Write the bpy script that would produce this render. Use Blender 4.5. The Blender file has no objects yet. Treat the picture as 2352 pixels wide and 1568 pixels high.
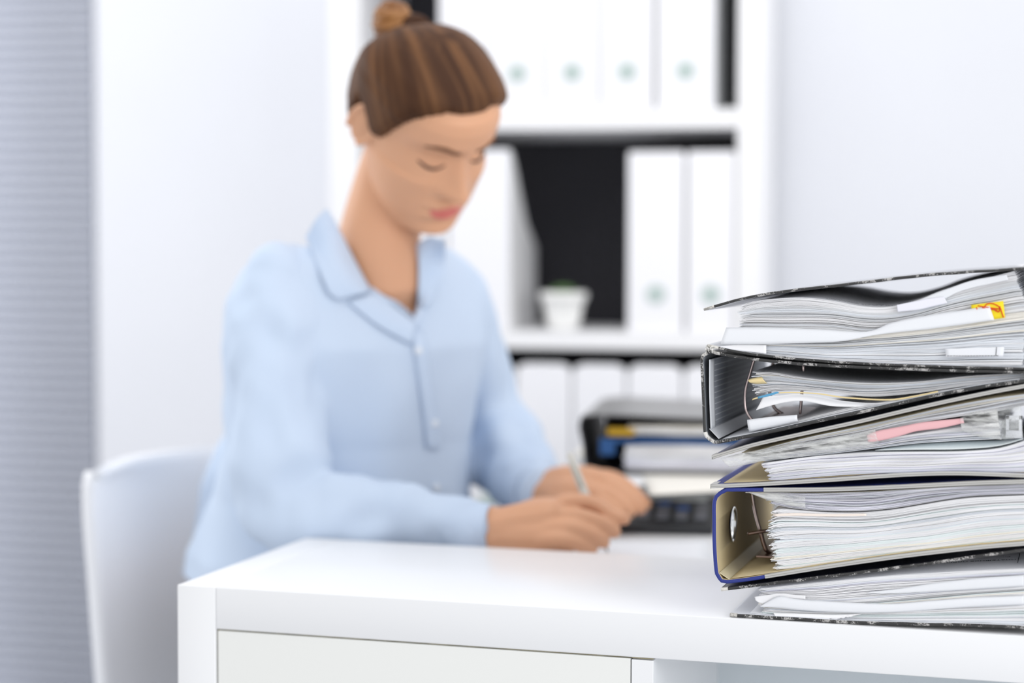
import bpy, bmesh, math, random
import numpy as np
from mathutils import Vector, Matrix, noise
from mathutils.bvhtree import BVHTree
random.seed(7); rng = np.random.default_rng(7)
COL = bpy.context.scene.collection
V = Vector
# ------------------------------------------------------------------ camera (fitted to the shelf unit in the photo)
ZT = 0.77                                   # top of the foreground shelf unit
W_, H_ = 2352, 1568
F = 4319.2
CAM = V((0.855178, -1.66091, ZT + 0.328656))
RX = V((0.9557960137959489, 0.2940182081826032, 0.002696899861954279))
FW = V((-0.2935586142194333, 0.9547411608667805, -0.04788168506139184))
UP = V((-0.01665292855145784, 0.04497342552934748, 0.9988493735127515))
def ray(px, py): return FW + RX * ((px - W_/2) / F) + UP * ((H_/2 - py) / F)
def at(px, py, z): return CAM + ray(px, py) * z
def onplane(px, py, o, n):
    d = ray(px, py); return CAM + d * ((o - CAM).dot(n) / d.dot(n))
def onY(px, py, y): return onplane(px, py, V((0, y, 0)), V((0, 1, 0)))
def onZ(px, py, z): return onplane(px, py, V((0, 0, z)), V((0, 0, 1)))
def topx(p):
    d = p - CAM; z = d.dot(FW); return (W_/2 + F*d.dot(RX)/z, H_/2 - F*d.dot(UP)/z)
# ------------------------------------------------------------------ materials
def s2l(c): return tuple(((x/12.92) if x <= .04045 else ((x+.055)/1.055)**2.4) for x in c)
def hexc(r, g, b): return s2l((r/255, g/255, b/255))
MATS = {}
def mat(name, rgb, rough=.5, metal=0., spec=.5, coat=0., sub=0., trans=0., noise_amt=0., noise_scale=20., bump=0., bscale=200., stretch=(1,1,1), rgb2=None, alpha=1., transl=0.):
    m = bpy.data.materials.new(name); m.use_nodes = True
    nt = m.node_tree; b = nt.nodes['Principled BSDF']
    c = hexc(*rgb) + (1,)
    b.inputs['Base Color'].default_value = c; b.inputs['Roughness'].default_value = rough
    b.inputs['Metallic'].default_value = metal; b.inputs['Specular IOR Level'].default_value = spec
    b.inputs['Coat Weight'].default_value = coat; b.inputs['Alpha'].default_value = alpha
    if sub:
        b.inputs['Subsurface Weight'].default_value = sub; b.inputs['Subsurface Radius'].default_value = (.012, .005, .003); b.inputs['Subsurface Scale'].default_value = 1.
    b.inputs['Transmission Weight'].default_value = trans
    if rgb2 or noise_amt or bump:
        tc = nt.nodes.new('ShaderNodeTexCoord'); mp = nt.nodes.new('ShaderNodeMapping'); mp.inputs['Scale'].default_value = stretch
        nt.links.new(tc.outputs['Object'], mp.inputs['Vector'])
        nz = nt.nodes.new('ShaderNodeTexNoise'); nz.inputs['Scale'].default_value = noise_scale; nz.inputs['Detail'].default_value = 4
        nt.links.new(mp.outputs['Vector'], nz.inputs['Vector'])
        if rgb2 or noise_amt:
            cr = nt.nodes.new('ShaderNodeValToRGB')
            cr.color_ramp.elements[0].position = .35; cr.color_ramp.elements[1].position = .65
            cr.color_ramp.elements[0].color = c
            cr.color_ramp.elements[1].color = (hexc(*rgb2) + (1,)) if rgb2 else tuple(x*(1-noise_amt) for x in c[:3]) + (1,)
            nt.links.new(nz.outputs['Fac'], cr.inputs['Fac']); nt.links.new(cr.outputs['Color'], b.inputs['Base Color'])
        if bump:
            n2 = nt.nodes.new('ShaderNodeTexNoise'); n2.inputs['Scale'].default_value = bscale; nt.links.new(mp.outputs['Vector'], n2.inputs['Vector'])
            bp = nt.nodes.new('ShaderNodeBump'); bp.inputs['Strength'].default_value = bump; bp.inputs['Distance'].default_value = .001
            nt.links.new(n2.outputs['Fac'], bp.inputs['Height']); nt.links.new(bp.outputs['Normal'], b.inputs['Normal'])
    if transl:
        out = nt.nodes['Material Output']; t = nt.nodes.new('ShaderNodeBsdfTranslucent'); t.inputs['Color'].default_value = c
        mx = nt.nodes.new('ShaderNodeMixShader'); mx.inputs['Fac'].default_value = transl
        nt.links.new(b.outputs[0], mx.inputs[1]); nt.links.new(t.outputs[0], mx.inputs[2]); nt.links.new(mx.outputs[0], out.inputs['Surface'])
    MATS[name] = m; return m
def scuffed(name, base, scuff, scale, lo, hi, stretch=(1,1,1), rough=.45):
    m = mat(name, base, rough=rough); nt = m.node_tree; b = nt.nodes['Principled BSDF']
    tc = nt.nodes.new('ShaderNodeTexCoord'); mp = nt.nodes.new('ShaderNodeMapping'); mp.inputs['Scale'].default_value = stretch
    nt.links.new(tc.outputs['Object'], mp.inputs['Vector'])
    n1 = nt.nodes.new('ShaderNodeTexNoise'); n1.inputs['Scale'].default_value = scale; n1.inputs['Detail'].default_value = 8; n1.inputs['Roughness'].default_value = .75
    n2 = nt.nodes.new('ShaderNodeTexNoise'); n2.inputs['Scale'].default_value = scale*.12; n2.inputs['Detail'].default_value = 2
    for n in (n1, n2): nt.links.new(mp.outputs['Vector'], n.inputs['Vector'])
    ad = nt.nodes.new('ShaderNodeMath'); ad.operation = 'MULTIPLY_ADD'; ad.inputs[1].default_value = .8; ad.inputs[2].default_value = 0
    nt.links.new(n2.outputs['Fac'], ad.inputs[0]); a2 = nt.nodes.new('ShaderNodeMath'); a2.operation = 'ADD'
    nt.links.new(n1.outputs['Fac'], a2.inputs[0]); nt.links.new(ad.outputs[0], a2.inputs[1])
    cr = nt.nodes.new('ShaderNodeValToRGB'); cr.color_ramp.elements[0].position = lo; cr.color_ramp.elements[1].position = hi
    cr.color_ramp.elements[0].color = hexc(*base)+(1,); cr.color_ramp.elements[1].color = hexc(*scuff)+(1,)
    nt.links.new(a2.outputs[0], cr.inputs['Fac']); nt.links.new(cr.outputs['Color'], b.inputs['Base Color'])
    return m
white_lam = mat('white_laminate', (240,241,243), rough=.32, spec=.45)
white_lam2 = mat('white_laminate_warm', (238,239,236), rough=.4)
seam_m = mat('yellowish_gap_shade', (176,168,138), rough=.7, noise_amt=.5, noise_scale=60)  # yellowish shade of the door and divider gaps, put in as colour
cell_m = mat('pale_blue_grey_laminate', (214,222,227), rough=.5)
wall_m = mat('wall_paint', (228,230,236), rough=.9, noise_amt=.02, noise_scale=3)
wall_r = mat('wall_paint_cool', (232,235,242), rough=.85)
floor_m = mat('floor_vinyl', (188,190,194), rough=.5, noise_amt=.06, noise_scale=8)
bk_white = mat('bookcase_white', (243,243,245), rough=.45)
bk_dark = mat('bookcase_black_back', (38,37,44), rough=.7)
bind_white = mat('white_binder_board', (244,244,248), rough=.5)
bind_grey = mat('grey_binder_side', (240,242,243), rough=.6)
hole_m = mat('pale_green_ring', (188,203,200), rough=.5)
black_cov = mat('black_cover', (34,34,36), rough=.3, spec=.55, coat=.3, bump=.25, bscale=900)
worn_edge = scuffed('worn_black_edge', (50,50,50), (180,178,176), 900, .98, 1.2, (1,1,1))
worn_tip = scuffed('worn_board_tip', (70,68,66), (225,222,215), 420, .70, .98)
torn_tip = scuffed('torn_paper_edge', (92,90,88), (228,226,222), 600, .78, 1.0)
blue_cov = mat('blue_cloth_cover', (42,56,138), rough=.6, bump=.5, bscale=1600)
navy_cov = mat('navy_outer_cover', (30,36,88), rough=.45, bump=.2, bscale=900)
metal_edge = mat('metal_edge_strip', (196,195,192), rough=.4, metal=.35)
steel = mat('ring_steel', (196,180,178), rough=.22, metal=1.)
steel_dk = mat('lever_steel', (140,120,112), rough=.35, metal=1.)
tan_lin = mat('tan_lining', (206,190,152), rough=.8, noise_amt=.04, noise_scale=40)
grey_lin = mat('grey_lining', (128,132,138), rough=.6)
white_lin = mat('white_lining', (226,228,233), rough=.6)
gusset_g = mat('grey_gusset', (206,209,214), rough=.5)
gusset_t = mat('tan_gusset', (222,212,180), rough=.6)
paper = [mat('paper_white', (243,243,245), rough=.8), mat('paper_cool', (231,235,241), rough=.8), mat('paper_warm', (246,242,233), rough=.8),
         mat('paper_grey', (226,228,231), rough=.8), mat('paper_mint', (234,242,243), rough=.8), mat('paper_peach', (248,236,226), rough=.8), mat('paper_lilac', (236,236,246), rough=.8)]
flap_m = mat('paper_bright', (246,248,252), rough=.7, transl=.15)
manila = mat('manila_sheet', (232,212,160), rough=.7)
yellow = mat('yellow_sticky', (246,220,30), rough=.7); red_ink = mat('red_ink', (222,70,24), rough=.6)
pink = mat('pink_sheet', (238,186,190), rough=.7)
plastic = mat('clear_sleeve', (220,224,222), rough=.18, trans=.35, spec=.7, alpha=.55)
plastic_g = mat('crumpled_sleeve', (232,234,232), rough=.12, spec=.9, alpha=.42, bump=1., bscale=90)
ink = mat('printed_ink', (40,40,48), rough=.7); blue_ink = mat('blue_print', (90,160,200), rough=.7)
def streaky(name, rgb, lo, hi, scale, stretch):
    m = mat(name, rgb, rough=.12, spec=.9, bump=.8, bscale=70); nt = m.node_tree; b = nt.nodes['Principled BSDF']
    tc = nt.nodes.new('ShaderNodeTexCoord'); mp = nt.nodes.new('ShaderNodeMapping'); mp.inputs['Scale'].default_value = stretch; nt.links.new(tc.outputs['Object'], mp.inputs['Vector'])
    nz = nt.nodes.new('ShaderNodeTexNoise'); nz.inputs['Scale'].default_value = scale; nz.inputs['Detail'].default_value = 3; nt.links.new(mp.outputs['Vector'], nz.inputs['Vector'])
    mr = nt.nodes.new('ShaderNodeMapRange'); mr.inputs['From Min'].default_value = .35; mr.inputs['From Max'].default_value = .68; mr.inputs['To Min'].default_value = lo; mr.inputs['To Max'].default_value = hi
    nt.links.new(nz.outputs['Fac'], mr.inputs['Value']); nt.links.new(mr.outputs['Result'], b.inputs['Alpha']); return m
plastic_g = streaky('crumpled_sleeve', (240,241,239), .06, .62, 60, (1,1,5)); plastic = streaky('clear_sleeve', (236,239,239), .05, .5, 60, (1,1,2))
def striped_grey():
    m = mat('grey_dotted_lining', (120,124,131), rough=.6); nt = m.node_tree; b = nt.nodes['Principled BSDF']
    tc = nt.nodes.new('ShaderNodeTexCoord'); wv = nt.nodes.new('ShaderNodeTexWave'); wv.bands_direction = 'Z'; wv.inputs['Scale'].default_value = 62
    nt.links.new(tc.outputs['Object'], wv.inputs['Vector'])
    cr = nt.nodes.new('ShaderNodeValToRGB'); cr.color_ramp.elements[0].position = .90; cr.color_ramp.elements[1].position = .97
    cr.color_ramp.elements[0].color = hexc(118,122,130)+(1,); cr.color_ramp.elements[1].color = hexc(160,164,172)+(1,)
    nt.links.new(wv.outputs['Fac'], cr.inputs['Fac']); nt.links.new(cr.outputs['Color'], b.inputs['Base Color']); return m
grey_dot = striped_grey()
# ------------------------------------------------------------------ object helpers
def tag(o, label=None, cat=None, group=None, kind=None):
    if label: o['label'] = label
    if cat: o['category'] = cat
    if group: o['group'] = group
    if kind: o['kind'] = kind
    return o
def empty(name, loc=(0,0,0), rz=0.):
    o = bpy.data.objects.new(name, None); COL.objects.link(o); o.location = loc; o.rotation_euler = (0,0,rz); o.empty_display_size = .05
    return o
def addobj(name, me, mats, parent=None, smooth=False, world=True):
    o = bpy.data.objects.new(name, me); COL.objects.link(o)
    if not isinstance(mats, (list, tuple)): mats = [mats]
    for m in mats: me.materials.append(m)
    if smooth: me.polygons.foreach_set('use_smooth', [True]*len(me.polygons))
    if parent:
        o.parent = parent
        if world:      # vertices are in world space: cancel the parent's transform
            o.matrix_parent_inverse = MW(parent).inverted()
    return o
def MW(o):
    m = Matrix.LocRotScale(o.location, o.rotation_euler, o.scale)
    if o.parent: m = MW(o.parent) @ o.matrix_parent_inverse @ m
    return m
class MB:
    def __init__(s): s.v = []; s.f = []; s.m = []
    def add(s, vs, fs, mi=0):
        b = len(s.v); s.v += [tuple(v) for v in vs]; s.f += [tuple(i+b for i in f) for f in fs]
        s.m += (mi if isinstance(mi, list) else [mi]*len(fs))
        return s
    def box(s, lo, hi, mi=0, X=None, bev=0.):
        x0,y0,z0 = lo; x1,y1,z1 = hi
        if bev:
            bm = bmesh.new(); bmesh.ops.create_cube(bm, size=1)
            for v in bm.verts: v.co = V(((x0+x1)/2+v.co.x*(x1-x0), (y0+y1)/2+v.co.y*(y1-y0), (z0+z1)/2+v.co.z*(z1-z0)))
            bmesh.ops.bevel(bm, geom=bm.edges[:], offset=bev, segments=2, affect='EDGES', profile=.5)
            bm.verts.ensure_lookup_table(); vs = [v.co.copy() for v in bm.verts]; fs = [[v.index for v in f.verts] for f in bm.faces]; bm.free()
        else:
            vs = [V(p) for p in ((x0,y0,z0),(x1,y0,z0),(x1,y1,z0),(x0,y1,z0),(x0,y0,z1),(x1,y0,z1),(x1,y1,z1),(x0,y1,z1))]
            fs = [(0,3,2,1),(4,5,6,7),(0,1,5,4),(1,2,6,5),(2,3,7,6),(3,0,4,7)]
        if X: vs = [X @ v for v in vs]
        return s.add(vs, fs, mi)
    def tube(s, pts, rad, seg=10, mi=0, sub=1, cap=True, fn=None, ref=None):
        """closed tapered tube through pts; rad: number, list, or list of (a,b)"""
        n = len(pts); pts = [V(p) for p in pts]
        R = [rad]*n if isinstance(rad, (int,float)) else list(rad)
        R = [r if isinstance(r, tuple) else (r,r) for r in R]
        P = []; Q = []
        for i in range(n-1):
            p0 = pts[max(i-1,0)]; p1 = pts[i]; p2 = pts[i+1]; p3 = pts[min(i+2,n-1)]
            for k in range(sub):
                t = k/sub
                P.append(.5*((2*p1)+(p2-p0)*t+(2*p0-5*p1+4*p2-p3)*t*t+(3*p1-p0-3*p2+p3)*t**3) if sub > 1 else p1)
                Q.append(tuple(R[i][j]*(1-t)+R[i+1][j]*t for j in (0,1)))
        P.append(pts[-1]); Q.append(R[-1])
        if cap:   # rounded ends
            d0 = (P[0]-P[1]).normalized(); d1 = (P[-1]-P[-2]).normalized()
            A = [(math.sin(a), math.cos(a)) for a in (math.radians(80), math.radians(60), math.radians(32))]
            h0 = min(Q[0]); h1 = min(Q[-1])
            P = [P[0]+d0*h0*sn for sn, cs in A] + P + [P[-1]+d1*h1*sn for sn, cs in reversed(A)]
            Q = [tuple(q*cs for q in Q[0]) for sn, cs in A] + Q + [tuple(q*cs for q in Q[-1]) for sn, cs in reversed(A)]
        vs = []; u = None
        for i, p in enumerate(P):
            t = (P[min(i+1,len(P)-1)]-P[max(i-1,0)]).normalized()
            if ref is not None: u = (V(ref) - t*V(ref).dot(t)).normalized()
            elif u is None:
                u = V((0,0,1)) if abs(t.z) < .9 else V((1,0,0)); u = (u - t*u.dot(t)).normalized()
            else: u = (u - t*u.dot(t)).normalized()
            w = t.cross(u)
            for k in range(seg):
                a = 2*math.pi*k/seg; q = p + u*(Q[i][0]*math.cos(a)) + w*(Q[i][1]*math.sin(a))
                if fn: q = fn(q, (q-p).normalized(), i/(len(P)-1), a)
                vs.append(q)
        fs = []
        for i in range(len(P)-1):
            for k in range(seg): fs.append((i*seg+k, i*seg+(k+1)%seg, (i+1)*seg+(k+1)%seg, (i+1)*seg+k))
        fs.append(tuple(range(seg-1,-1,-1))); fs.append(tuple((len(P)-1)*seg+k for k in range(seg)))
        return s.add(vs, fs, mi)
    def ellipsoid(s, c, ax, nu=20, nv=14, mi=0):
        c = V(c); vs = []; fs = []
        for i in range(1, nv):
            ph = math.pi*i/nv
            for k in range(nu):
                a = 2*math.pi*k/nu
                vs.append(c + V(ax[0])*(math.sin(ph)*math.cos(a)) + V(ax[1])*(math.sin(ph)*math.sin(a)) + V(ax[2])*math.cos(ph))
        for i in range(nv-2):
            for k in range(nu): fs.append((i*nu+k, (i+1)*nu+k, (i+1)*nu+(k+1)%nu, i*nu+(k+1)%nu))
        vs += [c+V(ax[2]), c-V(ax[2])]; a, b = len(vs)-2, len(vs)-1
        for k in range(nu): fs.append((a, k, (k+1)%nu)); fs.append((b, (nv-2)*nu+(k+1)%nu, (nv-2)*nu+k))
        return s.add(vs, fs, mi)
    def build(s, name, mats, parent=None, smooth=False, fixn=False):
        me = bpy.data.meshes.new(name); me.from_pydata(s.v, [], s.f)
        me.polygons.foreach_set('material_index', s.m)
        if fixn:
            bm = bmesh.new(); bm.from_mesh(me); bmesh.ops.recalc_face_normals(bm, faces=bm.faces[:]); bm.to_mesh(me); bm.free()
        me.update()
        return addobj(name, me, mats, parent, smooth)
def grid(rows, thick=0., mi=0):
    """rows of points -> MB sheet, optionally with thickness along normals"""
    mb = MB(); n = len(rows); m = len(rows[0]); vs = [V(p) for r in rows for p in r]
    if not thick:
        return mb.add(vs, [(i*m+k, i*m+k+1, (i+1)*m+k+1, (i+1)*m+k) for i in range(n-1) for k in range(m-1)], mi)
    nr = []
    for i in range(n):
        for k in range(m):
            a = V(rows[min(i+1,n-1)][k])-V(rows[max(i-1,0)][k]); b = V(rows[i][min(k+1,m-1)])-V(rows[i][max(k-1,0)])
            nr.append(a.cross(b).normalized())
    N = n*m; vs2 = [v+q*thick*.5 for v,q in zip(vs,nr)] + [v-q*thick*.5 for v,q in zip(vs,nr)]
    fs = []
    for i in range(n-1):
        for k in range(m-1):
            a,b,c,d = i*m+k, i*m+k+1, (i+1)*m+k+1, (i+1)*m+k
            fs += [(a,b,c,d), (d+N,c+N,b+N,a+N)]
    bd = [(k,k+1) for k in range(m-1)] + [((i)*m+m-1,(i+1)*m+m-1) for i in range(n-1)] + [((n-1)*m+k+1,(n-1)*m+k) for k in range(m-1)] + [((i+1)*m,i*m) for i in range(n-1)]
    for a,b in bd: fs.append((b,a,a+N,b+N))
    return mb.add(vs2, fs, mi)
def interp(x, xs, ys): return np.interp(x, xs, ys)
def smoothcurve(pts, n):
    """catmull-rom resample of 2D/3D points to n samples"""
    pts = [V(p) for p in pts]; out = []
    L = [0]
    for a,b in zip(pts, pts[1:]): L.append(L[-1]+(b-a).length)
    for j in range(n):
        s = L[-1]*j/(n-1); i = 0
        while i < len(pts)-2 and s > L[i+1]: i += 1
        t = (s-L[i])/(L[i+1]-L[i]) if L[i+1] > L[i] else 0
        p0 = pts[max(i-1,0)]; p1 = pts[i]; p2 = pts[i+1]; p3 = pts[min(i+2,len(pts)-1)]
        out.append(.5*((2*p1)+(p2-p0)*t+(2*p0-5*p1+4*p2-p3)*t*t+(3*p1-p0-3*p2+p3)*t**3))
    return out
def mesh_from_eval(ob):
    dg = bpy.context.evaluated_depsgraph_get(); dg.update()
    return bpy.data.meshes.new_from_object(ob.evaluated_get(dg))

# ================================================================== FOREGROUND SHELF UNIT
T = .0416; X1, X2 = .4595, .480; DEP = .320; UL = 1.62; YC = 0.
unit = empty('shelf_unit', (0,0,0)); tag(unit, 'white shelf unit in the foreground carrying the stack of ring binders', 'shelf unit')
g = .0003
m = MB(); m.box((0,0,0),(T-g,DEP,ZT), bev=.0012); m.build('side_panel', white_lam, unit, True)
m = MB(); m.box((T,0.0002,ZT-T),(UL-T,DEP-.0002,ZT-.0003), bev=.0010); m.build('top_board', white_lam, unit, True)
m = MB(); m.box((UL-T+g,0,0),(UL,DEP,ZT), bev=.0012); m.build('side_panel', white_lam, unit, True)
m = MB(); m.box((T,0.0002,0),(UL-T,DEP,T), bev=.001); m.build('bottom_board', white_lam, unit, True)
m = MB(); m.box((X1,.002,ZT-T-.0012),(X2,.0025,ZT-T-.0003),1); m.box((X1,.0006,T),(X2,DEP-.004,ZT-T-.0022), bev=.0006); m.build('divider', [white_lam, seam_m], unit)
m = MB(); m.box((1.06,.0006,T),(1.08,DEP-.004,ZT-T-.0005), bev=.0006); m.build('divider', white_lam, unit)
m = MB(); m.box((T,DEP-.006,T),(UL-T,DEP-.003,ZT-T)); m.build('back_panel', cell_m, unit)
m = MB(); m.box((X2+.001,.004,.37),(1.059,DEP-.007,.386), bev=.0005); m.build('shelf', white_lam, unit)
d = MB(); d.box((T+.0016,.0010,.372),(X1-.0012,.016,ZT-T-.0016), bev=.0008); door = d.build('cabinet_door', white_lam2, unit)
m = MB(); m.box((T+.0002,.004,ZT-T-.0014),(X1-.0004,.012,ZT-T-.0004)); m.box((T+.0002,.004,.37),(T+.0012,.012,ZT-T-.0004)); m.build('door_gap_shade', seam_m, door)  # strips that colour in the shading line of the door gap
d = MB(); d.box((T+.0016,.0010,T+.002),(X1-.0012,.016,.369), bev=.0008); d.build('cabinet_door', white_lam2, unit)

# ================================================================== RING BINDERS IN THE STACK
Y0 = .004; BL = .300
def wpts(px, y=Y0): return [onY(x, yy, y) for x, yy in px]
def cover(name, pts, thick, y0, y1, mats, parent, n=60, worn_tips=(), tips_at=()):
    """profile polyline (world pts in the y0 plane) swept back to y1. mats = [outer, inner, edge, tip]; outer side = left of travel"""
    P = smoothcurve(pts, n); vs = []; h = thick/2
    nr = []
    for i in range(n):
        t = (P[min(i+1,n-1)]-P[max(i-1,0)]).normalized(); nr.append(V((-t.z,0,t.x)))
    rows = [(y0, .55), (y0+.0008, 1.), (y0+.0045, 1.), (y0+(y1-y0)*.35, 1.), (y0+(y1-y0)*.7, 1.), (y1-.0008, 1.), (y1, .55)]
    K = len(rows)
    for (y, s) in rows:
        for i in range(n):
            wob = (noise.noise(V((P[i].x*60, y*3, P[i].z*60)))*.0004 if y < y0+.01 else 0)
            vs.append(V((P[i].x, y, P[i].z+wob)) + nr[i]*h*s); vs.append(V((P[i].x, y, P[i].z+wob)) - nr[i]*h*s)
    fs = []; mi = []
    I = lambda k,i,s: (k*n+i)*2+s
    near = [any((V((p.x,0,p.z))-V((q.x,0,q.z))).length < r_ for q, r_ in tips_at) for p in P]
    for k in range(K-1):
        for i in range(n-1):
            ed = k == 0 or k == K-2
            tip = (('start' in worn_tips and i < 2) or ('end' in worn_tips and i > n-4) or near[i]) and k < 2
            fs.append((I(k,i,0),I(k,i+1,0),I(k+1,i+1,0),I(k+1,i,0))); mi.append(3 if tip else (2 if ed else 0))
            fs.append((I(k,i,1),I(k+1,i,1),I(k+1,i+1,1),I(k,i+1,1))); mi.append(3 if tip else (2 if ed else 1))
    for i in range(n-1):
        tip = (('start' in worn_tips and i < 2) or ('end' in worn_tips and i > n-4) or near[i])
        fs.append((I(0,i,1),I(0,i+1,1),I(0,i+1,0),I(0,i,0))); mi.append(3 if tip else 2)
        fs.append((I(K-1,i,0),I(K-1,i+1,0),I(K-1,i+1,1),I(K-1,i,1))); mi.append(2)
    for k in range(K-1):
        fs.append((I(k,0,0),I(k+1,0,0),I(k+1,0,1),I(k,0,1))); mi.append(3 if worn_tips else 2)
        fs.append((I(k,n-1,1),I(k+1,n-1,1),I(k+1,n-1,0),I(k,n-1,0))); mi.append(2)
    mb = MB(); mb.add(vs, fs, mi)
    return mb.build(name, mats, parent, True, fixn=True)
def lining(name, pts, off, y0, y1, mt, parent, n=40, t=.0005, y_in=.007, trim=.007, trim_end=0.):
    """thin liner panel just off the cover surface; off>0 to the left of travel"""
    P = smoothcurve(pts, n)
    L = [0]
    for a,b in zip(P, P[1:]): L.append(L[-1]+(b-a).length)
    keep = [i for i in range(n) if L[i] >= trim and L[i] <= L[-1]-trim_end]
    rows = []
    for y in (y0+y_in, (y0+y1)/2, y1-y_in):
        r = []
        for i in keep:
            tt = (P[min(i+1,n-1)]-P[max(i-1,0)]).normalized(); q = V((-tt.z,0,tt.x))
            r.append(V((P[i].x, y, P[i].z)) + q*off)
        rows.append(r)
    return grid(rows, t).build(name, mt, parent, True)
def paper_block(name, top, bot, parent, n=80, y=.010, depth=.287, palette=(0,0,0,0,1,1,3,2), ragged=.002, yj=.0012, fill=.8, waves=.0012, seed=1, xl=None, fan=None, ns=44, px=True, kindmats=None, rise=0.):
    r = random.Random(seed)
    tp = [onY(a,b,y) for a,b in top] if px else [V(p) for p in top]
    bp = [onY(a,b,y) for a,b in bot] if px else [V(p) for p in bot]
    tp = smoothcurve(tp, 60); bp = smoothcurve(bp, 60)
    txs, tzs = [p.x for p in tp], [p.z for p in tp]; bxs, bzs = [p.x for p in bp], [p.z for p in bp]
    mb = MB(); w = [r.uniform(.6,1.5) for _ in range(n)]; tot = sum(w); acc = 0
    cyc = r.random()*6; drift = 0.; ph = [r.uniform(0,6.28) for _ in range(6)]
    cmi = 0
    for i in range(n):
        t0 = acc/tot; acc += w[i]; t1 = acc/tot
        if r.random() < .45: cmi = r.choice(palette)
        drift = .7*drift + r.gauss(0, ragged*.5)
        x0 = (bxs[0]*(1-t0)+txs[0]*t0) + drift + r.gauss(0, ragged*.3) + (fan(t0) if fan else 0)
        x1 = (bxs[-1]*(1-t0)+txs[-1]*t0) + drift*.35 + r.gauss(0, ragged*.15)
        yy = y + r.uniform(0, yj) + (yj*1.2 if r.random() < .12 else 0)
        ff = fill if r.random() > .12 else fill*.45
        a0 = r.uniform(-1,1)*.25*(t1-t0); vs = []
        fx = r.uniform(0, 40); amp = r.uniform(0,.35)
        for k in range(ns):
            x = x0 + (x1-x0)*k/(ns-1)
            zt = np.interp(x, txs, tzs); zb = np.interp(x, bxs, bzs); hh = zt-zb
            u = (x-bxs[0])/(bxs[-1]-bxs[0])
            wv = waves*math.sin(math.pi*min(max((t0+t1)/2,0),1))*(math.sin(u*9+ph[0]+t0*2.5)+.6*math.sin(u*17+ph[1]-t0*4))
            e = amp*(t1-t0)*noise.noise(V((x*25, fx, 0)))
            za = zb + hh*(t0+a0*0+e) + wv; zc = za + hh*(t1-t0)*ff
            curl = 0.
            if k == 0: curl = r.uniform(-.0006,.0006)
            rz_ = rise*t0*t0*math.sin(math.pi*min(1,max(0,.15+.7*u)))
            for (yv, zz) in ((yy, za+curl), (yy, zc+curl), (yy+depth, zc+rz_), (yy+depth, za+rz_)): vs.append((x, yv, float(zz)))
        fs = []
        for k in range(ns-1):
            a = k*4; b = a+4
            fs += [(a,b,b+1,a+1), (a+1,b+1,b+2,a+2), (a+3,a,b,b+3)[::-1], (a+2,b+2,b+3,a+3)]
        fs += [(0,1,2,3), tuple((ns-1)*4+q for q in (3,2,1,0))]
        mb.add(vs, fs, cmi)
    return mb.build(name, kindmats or paper, parent)
def flap(name, top, bot, y, mt, parent, n=40, yb=None, t=.0003, bulge=.0, ripple=0.):
    """a sheet hanging/bent over the front of the stack: between two pixel curves at depth y(top) .. yb(bottom)"""
    yb = y if yb is None else yb
    A = smoothcurve([onY(a,b,y) for a,b in top], n); B = smoothcurve([onY(a,b,yb) for a,b in bot], n)
    rows = []
    for s in np.linspace(0,1,6):
        rows.append([A[k].lerp(B[k], s) + V((0, -bulge*math.sin(math.pi*s) + ripple*math.sin(k*.5+s), 0)) for k in range(n)])
    return grid(rows, t).build(name, mt, parent, True)
# ---- profiles in photo pixels, in the plane of the stack's front
def ext(p, y, nx):  # extend right to the (out of frame) spine
    return p + [(nx, y)]
A_up = [(1616,711),(1680,692),(1744,677.5),(1820,667),(1908,657),(2003,646),(2138,631),(2302,620),(2390,617)]
A_lo = [(1624,793),(1662,802),(1728,813),(1810,822.3),(1908,830.5),(2039,837.5),(2171,842),(2352,847),(2390,848)]
B_up = [(2400,857),(2352,855),(2171,850),(2039,845.5),(1908,839.7),(1810,832.7),(1744,826),(1678,816.5),(1640,810.5)]
B_sp = [(1632,808),(1613,819),(1613,860),(1616,930),(1618,985),(1623,1003),(1640,1016)]
B_lo = [(1648,1016),(1744,997),(1875,968),(2006,940),(2138,911),(2236,892),(2352,875),(2400,869)]
C_up = [(1636,1050),(1690,1033),(1744,1018),(1875,989),(1972,968),(2074,944),(2176,921),(2278,900),(2343,888),(2385,880)]
C_lo = [(1633,1117),(1744,1112),(1908,1102),(2072,1090.5),(2203,1087),(2352,1092),(2385,1093)]
D_up = [(2400,1103.5),(2352,1105.5),(2236,1109),(2072,1117),(1908,1123.5),(1754,1124.5),(1680,1125)]
D_sp = [(1664,1127),(1642,1146),(1640,1200),(1641,1260),(1646,1318),(1656,1330)]
D_lo = [(1668,1336),(1757,1324),(1908,1300),(2072,1277),(2236,1258),(2352,1248),(2400,1243)]
E_up = [(1656,1354),(1744,1343),(1908,1323),(2072,1302),(2236,1279),(2352,1263),(2390,1257)]
E_lo = [(1676,1412.5),(1777,1418.5),(1908,1426.5),(2072,1432.5),(2236,1435.5),(2352,1441),(2385,1443)]
def rspine(up, lo, k=26):   # chamfered spine on the right, out of frame, joining upper and lower cover ends
    a, b = up[-1], lo[-1]
    return [(a[0]+26, a[1]+16), (a[0]+28, (a[1]+b[1])/2), (b[0]+26, b[1]-16)]
GRP = 'ring binders stacked on the white shelf unit'
cx0 = onY(1640, 1000, Y0).x
def base(z): return V((cx0+.15, .16, z))
def root(label, lo):
    z = min(onY(*p, Y0).z for p in lo); o = empty('ring_binder', (cx0+.15, .16, z)); tag(o, label, 'ring binder', GRP); return o
tA = .0024; tB = .0028; tC = .0030
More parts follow.
